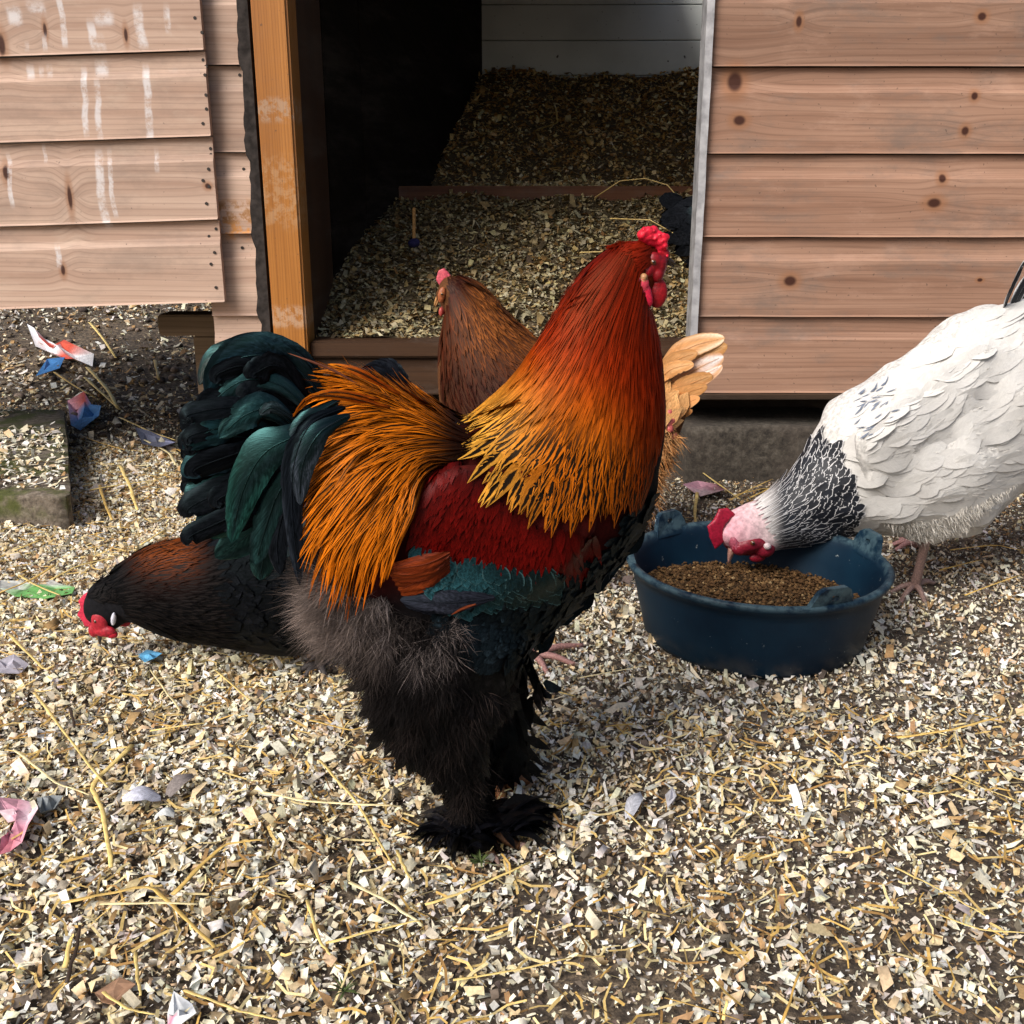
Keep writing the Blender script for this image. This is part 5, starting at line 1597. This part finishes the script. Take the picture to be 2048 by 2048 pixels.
# head: pea comb, face, ear lobes, wattles, eye, beak
CR = (.62, .012, .035); CRD = (.24, .004, .009)
m = MB(); rr = np.random.default_rng(4)
for (a, b_, s_) in [(1282, 466, 12), (1294, 460, 13), (1306, 458, 12), (1290, 472, 12), (1304, 470, 12), (1316, 468, 11), (1326, 476, 9), (1316, 480, 11), (1325, 488, 10), (1328, 498, 9), (1330, 508, 7), (1318, 492, 9)]:
    blob(R, '', a, b_ + 3, s_ * .9, s_ * .85, rr.uniform(-.004, .005), .0070, np.array(CR) * rr.uniform(.9, 1.15), M_SKIN, 0, None, False, m, 10, 7)
blob(R, '', 1300, 478, 27, 15, 0, .0085, CR, M_SKIN, .35, None, False, m)
blob(R, '', 1322, 500, 13, 18, 0, .007, CR, M_SKIN, .2, None, False, m)
for i in range(90):
    a = 1280 + 52 * rr.random(); y0 = 452 + (a - 1280) * .35 + rr.uniform(0, 18)
    blob(R, '', a, y0, rr.uniform(3, 5), rr.uniform(3, 4.5), rr.uniform(.004, .0095), .003, np.array(CR) * rr.uniform(.85, 1.3), M_SKIN, 0, None, False, m, 7, 5)
fuse(m, 'comb', M_SKIN, R.root, .0011, 2)
m = MB()
for sg in (1, -1):
    for (a, b_, rx, ry, l_, rl_) in [(1302, 522, 16, 20, .0105, .0050), (1318, 530, 13, 24, .005, .008), (1290, 540, 12, 14, .0120, .005), (1310, 548, 14, 16, .008, .007), (1328, 512, 10, 16, .002, .006)]:
        blob(R, '', a, b_, rx, ry, l_ * sg, rl_, CRD, M_SKIN, .2, None, False, m)
blob(R, '', 1314, 530, 20, 30, 0, .014, CRD, M_SKIN, .1, None, False, m)
fuse(m, 'face', M_SKIN, R.root, .0014, 3)
for sg in (1, -1):
    m = MB()
    blob(R, '', 1276, 566, 14, 18, .0175 * sg, .0045, (.60, .05, .085), M_SKIN, .15, None, False, m)
    blob(R, '', 1286, 586, 11, 26, .0165 * sg, .0040, (.55, .012, .045), M_SKIN, -.28, None, False, m)
    blob(R, '', 1279, 551, 8, 8, .0180 * sg, .0045, (.40, .20, .09), M_SKIN, 0, None, False, m)
    fuse(m, 'ear_lobe', M_SKIN, R.root, .001, 3)
    m = MB()
    blob(R, '', 1313, 586, 19, 29, .0085 * sg - .002, .0045, (.32, .006, .011), M_SKIN, .1, None, False, m)
    blob(R, '', 1312, 566, 12, 20, .0075 * sg - .002, .005, (.28, .005, .010), M_SKIN, .1, None, False, m)
    fuse(m, 'wattle', M_SKIN, R.root, .001, 3)
eye(R, 1299, 522, 5.5, .0155)
beak(R, (1334, 520), (1352, 530), 8, (.06, .04, .03))
# feet: toes on the ground, feathered
def ground3(px, py, dz=.008): return at_ground(px, py, dz)
fn = ground3(945, 1672, .012)
foot(R, R.pt(935, 1590, .05), fn, [ground3(1078, 1640), ground3(1040, 1690), ground3(985, 1712), ground3(880, 1668)], (.16, .075, .035), .010, r1=.0085, claw=(.45, .30, .26))
ff = ground3(985, 1562, .012)
foot(R, R.pt(1000, 1510, -.05), ff, [ground3(1058, 1560), ground3(1035, 1580), ground3(1005, 1600), ground3(955, 1560)], (.30, .12, .045), .010, r1=.0095, claw=(.42, .36, .32))
m = MB(); rr = np.random.default_rng(61)
def foot_feathers(c_px, n, reach, m, lo=-60, hi=250):
    for i in range(n):
        a = math.radians(rr.uniform(lo, hi)); x0 = c_px[0] + rr.normal(0, 16); y0 = c_px[1] + rr.normal(0, 10)
        l = reach * rr.uniform(.45, 1.0)
        x1, y1 = x0 + l * math.cos(a), y0 + l * .55 * math.sin(a)
        A = at_ground(x0, y0, .028 + rr.uniform(0, .02)); B_ = at_ground(x1, y1, .006)
        P = np.array([A + (B_ - A) * q + np.array([0, 0, .012 * math.sin(math.pi * q)]) for q in np.linspace(0, 1, 6)])
        T = B_ - A; N = np.array([0, 0, 1.0]) + rr.normal(0, .25, 3); N -= T * (N @ T) / (T @ T); N /= np.linalg.norm(N)
        c_ = np.array((.004, .004, .0055)) * (1 if rr.random() > .2 else 2.5)
        feather(m, P, np.tile(N, (6, 1)), rr.uniform(.004, .008), c_, 'round', .3)
foot_feathers((935, 1655), 150, 110, m)
foot_feathers((1010, 1650), 60, 112, m, -45, 60)
foot_feathers((1005, 1535), 34, 55, m, 190, 330)
m.build('foot_feathers', M_FBLACK, R.root, smooth=True, kind='stuff')

# ------------------------------------------------------------------ hens
M_FPLAIN = feather_mat('plain_feather', .6, .25, None, None, .22)
def const(c_, k=.0):
    return lambda q, t_, r: np.array(c_) * (1 + k * (t_ - .5))

# black hen with a copper neck, pecking at the ground, left
A_ = Bird('black_hen', (-.42, 1.315, 0), .08, 'black hen with copper brown neck pecking at the shavings behind the rooster tail', 'hen', -1, None)
A_.loft([((172, 1196), (192, 1248)), ((183, 1168), (226, 1262)), ((228, 1146), (262, 1242)), ((285, 1100), (300, 1256)), ((340, 1086), (362, 1278)), ((400, 1078), (445, 1290)), ((480, 1026), (520, 1300)), ((575, 970), (600, 1305)), ((650, 950), (660, 1280)), ((700, 960), (700, 1180))], .72, 0, (.008, .008, .010))
A_.body(M_BODY, .007)
def cop(q, t_, r):
    x, y = q
    g = sstep(240, 330, x) * sstep(440, 340, x) * sstep(1215, 1120, y)
    c_ = mixc((.0025, .0025, .003), mixc(srgb(44, 18, 9), srgb(112, 56, 24), sstep(1180, 1100, y)), g)
    return c_
NG = [[(215, 1150), (260, 1118), (320, 1088), (400, 1075), (480, 1040)], [(225, 1175), (270, 1160), (330, 1150), (410, 1140), (490, 1120)], [(240, 1205), (290, 1205), (350, 1215), (420, 1220), (500, 1210)], [(255, 1238), (300, 1252), (360, 1275), (440, 1288), (510, 1290)]]
m = tract(A_, NG, 700, cop, .0036, (.18, .28), (.0, .7), 5, (.002, .003), 'lance', seed=71, mirror=True)
m = patch(A_, [(172, 1196), (190, 1165), (235, 1145), (262, 1140), (262, 1205), (235, 1205), (215, 1205)], 260, lambda x, y: (1, -.3), 22, .0026, lambda q, t_, r: (.003, .003, .0035), 'lance', (.001, .002), 3, 73, m=m)
m.build('neck_hackle', feather_mat('copper_hackle', .5, .05, ((.010, .008, .008), .35, .2, .9), None, .25), A_.root, smooth=True, kind='stuff')
m = patch(A_, [(400, 1090), (520, 1020), (660, 980), (690, 1160), (640, 1270), (520, 1295), (430, 1280)], 420, lambda x, y: (1, -.12), 62, .011, lambda q, t_, r: np.array((.003, .0033, .0045)) * (1 if r.random() > .12 else 1.8), 'round', (.002, .004), 4, 72)
m.build('body_feathers', M_FBLACK, A_.root, smooth=True, kind='stuff')
for i in range(8):
    big_feather(A_, 'tail_feather', [(660, 1040), (720, 990 - 12 * i), (770 + 3 * i, 960 - 22 * i)], [0, .004 * (i - 4), .008 * (i - 4)], .016, tail_core, M_FBLACK, (.01, .02, .02))
comb_blade(A_, [(182, 1180), (176, 1195), (176, 1210), (182, 1225), (188, 1240), (194, 1252)], [(168, 1188), (156, 1202), (162, 1214), (154, 1230), (164, 1240), (170, 1254)], 0, M_SKIN, (.55, .03, .07))
m = MB()
for (x_, y_, rx, ry, l_) in [(213, 1230, 17, 22, .010), (225, 1250, 22, 12, .010), (200, 1250, 12, 15, .006)]:
    for sg in (1, -1): blob(A_, '', x_, y_, rx, ry, (l_ + .012) * sg, .006, (.36, .015, .03), M_SKIN, 0, None, False, m)
blob(A_, '', 213, 1238, 16, 22, 0, .026, (.36, .015, .03), M_SKIN, 0, None, False, m)
fuse(m, 'face', M_SKIN, A_.root, .0018, 3)
for sg in (1, -1):
    blob(A_, 'wattle', 236, 1256, 13, 9, .020 * sg, .006, (.46, .012, .035), M_SKIN, .25)
    blob(A_, 'ear_lobe', 245, 1222, 5, 14, .028 * sg, .004, (.62, .62, .72), M_SKIN, .2)
eye(A_, 209, 1228, 4.5, .026)
beak(A_, (200, 1258), (199, 1288), 9, (.055, .045, .045))
pA = ground3(640, 1335, .01)
foot(A_, A_.pt(640, 1270, .04), pA, [ground3(600, 1340), ground3(610, 1352), ground3(650, 1352), ground3(675, 1335)], (.07, .06, .06))
pA = ground3(660, 1300, .01)
foot(A_, A_.pt(660, 1260, -.04), pA, [ground3(620, 1300), ground3(630, 1312), ground3(670, 1312), ground3(690, 1298)], (.07, .06, .06))

# second black hen, hidden behind the rooster, facing right
B = Bird('black_hen', (-.02, 1.56, 0), .1, 'black hen behind the rooster, only her upright tail and pink toes showing', 'hen', 1)
B.loft([((800, 800), (790, 900)), ((860, 830), (840, 1040)), ((950, 850), (930, 1110)), ((1050, 880), (1040, 1120)), ((1120, 930), (1100, 1080)), ((1160, 990), (1140, 1070)), ((1180, 1040), (1150, 1110)), ((1175, 1090), (1150, 1130))], .72, 0, (.008, .008, .010))
B.body(M_BODY, .009)
for i in range(11):
    f_ = i / 10
    big_feather(B, 'tail_feather', [(845, 850), (800 - 10 * f_, 770 + 10 * f_), (745 - 30 * f_ + 30 * (1 - f_), 716 + 26 * f_ ** 2)], [.0, .005 * (i - 5), .009 * (i - 5)], .018, (.008, .008, .011), M_FBLACK, (.012, .014, .019))
m = patch(B, [(790, 800), (860, 820), (1000, 860), (1100, 930), (1100, 1080), (900, 1080), (800, 930)], 160, lambda x, y: (-1, -.1), 70, .015, lambda q, t_, r: np.array((.008, .009, .012)), 'round', (.002, .008), 4, 75)
m.build('body_feathers', M_FBLACK, B.root, smooth=True, kind='stuff')
comb_blade(B, [(1165, 1085), (1175, 1080), (1183, 1075), (1190, 1085)], [(1175, 1070), (1187, 1062), (1198, 1068), (1202, 1085)], 0, M_SKIN, (.5, .02, .05))
beak(B, (1170, 1122), (1180, 1150), 9, (.05, .04, .04)); eye(B, 1168, 1098, 5, .03)
pB = ground3(1065, 1312, .010)
foot(B, B.pt(1020, 1110, .05), pB, [ground3(1150, 1328), ground3(1165, 1290), ground3(1095, 1345), ground3(1020, 1315)], (.40, .21, .19), .008, claw=(.5, .42, .38))
pB = ground3(1000, 1265, .010)
foot(B, B.pt(1000, 1110, -.05), pB, [ground3(1060, 1265), ground3(1050, 1250), ground3(1040, 1285), ground3(960, 1265)], (.40, .21, .19), .008, claw=(.5, .42, .38))

# brown hen with pale tail, facing left towards the doorway
Cn = Bird('brown_hen', (.10, 1.86, 0), .05, 'chestnut brown hen with streaked neck and cream tail standing by the coop doorway', 'hen', -1)
Cn.loft([((878, 572), (880, 608)), ((887, 552), (892, 626)), ((918, 552), (890, 652)), ((960, 575), (878, 702)), ((1000, 615), (876, 770)), ((1048, 662), (888, 850)), ((1120, 705), (935, 945)), ((1200, 735), (1050, 1005)), ((1280, 750), (1180, 1035)), ((1332, 770), (1275, 1040)), ((1375, 770), (1340, 900))], .75, 0, (.10, .04, .016))
Cn.body(M_BODY, .008)
def brn(q, t_, r):
    x, y = q
    head = sstep(620, 570, y) * sstep(960, 900, x)
    c_ = mixc(srgb(66, 26, 10), srgb(146, 86, 40), t_ * sstep(880, 980, x) * sstep(850, 620, y))
    c_ = mixc(c_, srgb(54, 20, 8), sstep(680, 800, y))
    return mixc(c_, srgb(48, 18, 10), head)
CG = [[(915, 545), (965, 572), (1010, 622), (1060, 668), (1130, 712)], [(912, 560), (950, 610), (985, 670), (1030, 730), (1090, 790)], [(900, 590), (920, 650), (940, 720), (970, 790), (1020, 860)], [(890, 630), (882, 690), (885, 760), (900, 830), (950, 920)]]
m = tract(Cn, CG, 620, brn, .0050, (.18, .27), (.0, .7), 5, (.002, .005), 'lance', seed=81, twist=.15, bright=(.5, 1.35))
m = patch(Cn, [(888, 553), (920, 552), (945, 575), (915, 640), (892, 640), (900, 590)], 160, lambda x, y: (1, .9), 26, .003, lambda q, t_, r: srgb(48, 20, 10), 'lance', (.001, .002), 4, 83, m=m)
m.build('neck_hackle', feather_mat('brown_hackle', .55, .12, ((.05, .018, .008), .30, .2, .9), None, .25), Cn.root, smooth=True, kind='stuff')
def brn2(q, t_, r):
    x, y = q
    return mixc(mixc(srgb(86, 40, 16), srgb(120, 62, 26), t_), mixc(srgb(176, 112, 56), srgb(206, 158, 104), t_), sstep(1180, 1300, x))
m = patch(Cn, [(1000, 800), (1060, 720), (1200, 740), (1340, 770), (1370, 800), (1350, 850), (1270, 880), (1200, 1000), (1150, 1030), (1000, 960)], 380, lambda x, y: (1, .05) if x < 1280 else (.6, -.8 if y < 880 else .8), 58, .014, brn2, 'round', (.002, .008), 4, 82)
m.build('body_feathers', M_FPLAIN, Cn.root, smooth=True, kind='stuff')
M_BUFF = feather_mat('buff_tail_feather', .6, .2, None, ((.42, .22, .09), .08), .12)
BF, CRM = srgb(196, 138, 82), srgb(228, 208, 180)
for pp, w_, c1 in [([(1300, 770), (1370, 700), (1450, 676)], .020, CRM), ([(1310, 780), (1390, 720), (1455, 690)], .020, srgb(214, 170, 120)), ([(1320, 790), (1390, 740), (1448, 712)], .020, srgb(224, 222, 224)), ([(1320, 800), (1390, 760), (1445, 730)], .018, srgb(226, 222, 220)),
                   ([(1310, 800), (1375, 770), (1425, 750)], .018, srgb(214, 170, 120)), ([(1300, 770), (1345, 725), (1395, 705)], .016, srgb(214, 165, 115)), ([(1300, 780), (1340, 740), (1388, 728)], .014, srgb(216, 176, 130)), ([(1310, 810), (1360, 790), (1415, 772)], .016, srgb(204, 150, 96)), ([(1310, 830), (1350, 815), (1400, 795)], .014, srgb(196, 136, 82)), ([(1320, 850), (1345, 835), (1385, 820)], .012, srgb(186, 120, 66))]:
    big_feather(Cn, 'tail_feather', pp, [.0, .03, .045], w_, BF, M_BUFF, c1, camber=.03, puff=.25)
m = MB()
for (x_, y_, rx) in [(1344, 812, 9), (1338, 826, 10), (1342, 842, 10), (1338, 858, 11), (1346, 872, 10), (1334, 846, 9), (1350, 886, 8)]:
    hh = Cn.cast(x_, y_) or Cn.cast(x_ - 14, y_) or Cn.cast(x_ - 30, y_); rr_ = rx * .00075
    m.ellipsoid(hh[0] + hh[1] * .001, np.eye(3) * rr_, 10, 8, (.46, .10, .09))
fuse(m, 'bare_skin', M_SKIN, Cn.root, .0022, 3, label='bare pink skin patch below the tail')
m = fluff(Cn, [(1240, 860), (1340, 850), (1370, 880), (1350, 960), (1310, 1060), (1240, 1050)], 5000, lambda x, y: (.2, 1), .024, lambda q, r: mixc(srgb(170, 110, 60), srgb(205, 160, 110), r.random()), 84, width=.0007, out=.25)
m.build('down', M_FLUFF, Cn.root, kind='stuff')
comb_blade(Cn, [(880, 572), (886, 562), (893, 556), (902, 552)], [(872, 560), (876, 541), (888, 536), (898, 546)], 0, M_SKIN, (.50, .07, .10))
for sg in (1, -1): blob(Cn, 'face', 887, 587, 8, 16, .026 * sg, .005, srgb(150, 84, 50), M_SKIN, .2)
eye(Cn, 889, 584, 4, .038, (.30, .10, .02)); beak(Cn, (879, 592), (868, 612), 7, srgb(190, 140, 90))
for sg in (1, -1): blob(Cn, 'wattle', 884, 622, 5, 9, .014 * sg, .005, (.40, .06, .05), M_SKIN)
for sg, pxx, pyy in ((1, 1190, 1100), (-1, 1260, 1052)):
    g3 = ground3(pxx, pyy, .01)
    foot(Cn, Cn.pt(pxx, 1010, .05 * sg), g3, [ground3(pxx - 50, pyy + 6), ground3(pxx - 42, pyy + 22), ground3(pxx - 46, pyy - 12), ground3(pxx + 28, pyy)], (.42, .24, .18), .008, claw=(.5, .42, .38))

# white hen with black-laced neck feeding from the tub
W = Bird('white_hen', (.60, 1.605, 0), -.28, 'white hen with black and white laced neck feeding from the blue tub', 'hen', -1)
WHT = (.62, .605, .58)
W.loft([((1446, 1048), (1458, 1098)), ((1466, 1024), (1500, 1106)), ((1482, 1018), (1512, 1104))], .74, 0, (.58, .30, .35))
W.loft([((1500, 1010), (1532, 1102)), ((1510, 1006), (1550, 1098)), ((1574, 962), (1610, 1086)), ((1614, 915), (1680, 1070)), ((1648, 858), (1752, 1068)), ((1700, 795), (1835, 1078)), ((1772, 752), (1925, 1058)), ((1835, 705), (2000, 992)), ((1925, 635), (2080, 955)), ((2010, 610), (2150, 880)), ((2080, 640), (2185, 790))], .74, 0, WHT)
# folded wing and shoulder bulges on both flanks
for lat in (.080,):
    W.loft([((1735, 850), (1765, 985), .35), ((1800, 790), (1850, 985), .3), ((1890, 730), (1960, 930), .28), ((1980, 690), (2060, 860), .28), ((2080, 690), (2120, 780), .3)], .3, lat, WHT)
W.loft([((1790, 1010), (1920, 1040), .6), ((1815, 1060), (1895, 1065), .6)], .6, .03, WHT)
W.body(M_BODY, .0065, sm=8, lump=.008, lscale=14)
def wcol(q, t_, r):
    return mixc((.61, .595, .57), (.64, .63, .61), t_)
wflow = lambda x, y: (1, -.55) if y < 900 else (1, -.2)
SOFT = .96
m = patch(W, [(1660, 850), (1700, 800), (1772, 760), (1835, 715), (1925, 645), (2010, 620), (2080, 650), (2150, 800), (2080, 950), (2000, 985), (1925, 1055), (1830, 1080), (1750, 1065), (1680, 1060), (1690, 950)], 420, wflow, 84, .016, wcol, 'round', (.0004, .0008), 6, 91, jitter=.14, mirror=False, camber=.02, bright=(.97, 1.02))
m.build('contour_feathers', feather_mat('white_feather', .65, .2, None, None, .05), W.root, smooth=True, kind='stuff')
SOFT = .7
m = fluff(W, [(1660, 850), (1700, 800), (1772, 760), (1835, 715), (1925, 645), (2010, 620), (2080, 650), (2150, 800), (2080, 950), (2000, 985), (1925, 1055), (1830, 1080), (1750, 1065), (1680, 1060), (1690, 950)], 900, wflow, .016, lambda q, r: (.66, .645, .61), 95, width=.0005, out=.02, wild=.16, flat=True, mirror=False)
m = fluff(W, [(1760, 1040), (1850, 1040), (1960, 1000), (2040, 960), (2000, 990), (1920, 1060), (1830, 1080)], 1500, lambda x, y: (.5, 1), .012, lambda q, r: (.60, .57, .52), 92, width=.0005, out=.1, m=m, wild=.3, mirror=False)
m.build('body_feathers', M_FLUFF, W.root, smooth=True, kind='stuff')
LG = [[(1500, 1006), (1560, 966), (1606, 915), (1640, 858), (1690, 810)], [(1515, 1030), (1580, 990), (1632, 940), (1680, 890), (1725, 850)], [(1530, 1055), (1600, 1020), (1655, 985), (1710, 950), (1760, 930)], [(1545, 1080), (1610, 1060), (1670, 1040), (1725, 1020), (1775, 1005)], [(1550, 1098), (1610, 1086), (1670, 1072), (1720, 1066), (1770, 1060)]]
def laced(q, t_, r):
    x, y = q
    f = sstep(1520, 1570, x)
    return mixc((.70, .66, .64), (.012, .014, .020), f)
m = tract(W, LG, 500, laced, lambda q: .0032 + .0050 * sstep(1540, 1680, q[0]), (.16, .25), (.0, .60), 6, (.002, .004), 'round', seed=93, drift=.02, twist=.12, mirror=False)
m.build('neck_hackle', feather_mat('laced_hackle', .5, .3, None, ((.72, .71, .72), .15), .15), W.root, smooth=True, kind='stuff')
# scattered dark flecks where hackle meets back
m = patch(W, [(1690, 800), (1770, 770), (1790, 830), (1740, 880), (1700, 880)], 40, lambda x, y: (1, -.6), 18, .0012, lambda q, t_, r: (.16, .19, .25), 'lance', (.003, .002), 3, 94, mirror=False)
m.build('fleck_feathers', M_FPLAIN, W.root, smooth=True, kind='stuff')
for i in range(8):
    f_ = i / 7
    big_feather(W, 'tail_feather', [(2000 + 12 * i, 640 + 8 * i), (2022 + 16 * i, 585 + 6 * i), (2050 + 22 * i, 520 + 10 * i)], [0, .010 * (4 - i), .016 * (4 - i)], .0095, (.012, .014, .02), feather_mat('laced_tail', .45, .4, None, ((.70, .71, .74), .14), .15) if i == 0 else bpy.data.materials['laced_tail'], (.012, .014, .02))
comb_blade(W, [(1470, 1028), (1458, 1036), (1450, 1046), (1444, 1056), (1444, 1068), (1448, 1080)], [(1456, 1016), (1438, 1018), (1428, 1040), (1414, 1052), (1420, 1076), (1430, 1100)], 0, M_SKIN, (.30, .008, .030), thick=.006)
m = MB()
for sg in (1, -1):
    for (x_, y_, rx, ry, l_, cl) in [(1494, 1077, 34, 18, .020, (.20, .009, .024)), (1474, 1088, 22, 18, .013, (.20, .010, .024)), (1516, 1088, 22, 18, .022, (.20, .009, .024)), (1460, 1078, 10, 18, .008, (.36, .08, .12))]:
        blob(W, '', x_, y_, rx, ry, l_ * sg, .014, cl, M_SKIN, -.3, None, False, m)
blob(W, '', 1490, 1092, 30, 12, 0, .026, (.22, .010, .026), M_SKIN, -.3, None, False, m)
fuse(m, 'face', M_SKIN, W.root, .002, 4)
for sg in (1, -1): blob(W, 'wattle', 1505, 1108, 18, 10, .016 * sg, .006, (.24, .008, .022), M_SKIN, -.1); blob(W, 'ear_lobe', 1512, 1078, 8, 7, .036 * sg, .005, (.55, .45, .46), M_SKIN)
eye(W, 1484, 1072, 5, .0345)
beak(W, (1464, 1098), (1456, 1126), 10, srgb(150, 110, 100))
g3 = ground3(1830, 1172, .012)
foot(W, W.pt(1855, 1065, .055), g3, [ground3(1780, 1185), ground3(1800, 1205), ground3(1850, 1205), ground3(1868, 1165)], (.26, .17, .15), .0085, claw=(.3, .25, .2))
g3 = ground3(1830, 1088, .012)
foot(W, W.pt(1860, 1050, -.05), g3, [ground3(1780, 1090), ground3(1790, 1100), ground3(1800, 1078), ground3(1860, 1085)], (.42, .22, .22), .0085, claw=(.3, .25, .2))

# black hen inside the coop, half hidden by the edge of the doorway
E = Bird('black_hen', (.52, 2.74, 0), .0, 'black hen inside the coop, half hidden behind the metal edge of the doorway', 'hen', 1)
E.loft([((1358, 415), (1362, 450)), ((1375, 392), (1372, 500)), ((1420, 390), (1410, 560)), ((1480, 410), (1470, 590)), ((1540, 430), (1540, 570)), ((1580, 400), (1590, 500)), ((1590, 360), (1615, 400)), ((1610, 345), (1625, 375))], .75, 0, (.008, .008, .010))
E.body(M_BODY, .010)
m = patch(E, [(1352, 400), (1420, 390), (1480, 410), (1480, 580), (1400, 540), (1370, 490)], 90, lambda x, y: (-1, .2), 40, .018, lambda q, t_, r: np.array((.008, .009, .012)), 'round', (.002, .008), 4, 97)
m.build('body_feathers', M_FBLACK, E.root, smooth=True, kind='stuff')
comb_blade(E, [(1590, 355), (1600, 348), (1610, 342), (1620, 345)], [(1585, 340), (1600, 330), (1612, 326), (1628, 336)], 0, M_SKIN, (.5, .02, .05))
beak(E, (1632, 362), (1655, 368), 8, (.05, .04, .04)); eye(E, 1618, 358, 4, .024)
for sg in (1, -1):
    fx = 1475
    hp = E.pt(fx, 575, .05 * sg); gp = np.array([hp[0], hp[1], float(coop_h(hp[0], hp[1])) + .012])
    foot(E, hp, gp, [gp + np.array([.06, 0, -.004]), gp + np.array([.045, -.03, -.004]), gp + np.array([.045, .03, -.004]), gp + np.array([-.03, 0, -.004])], (.07, .06, .06), .008)
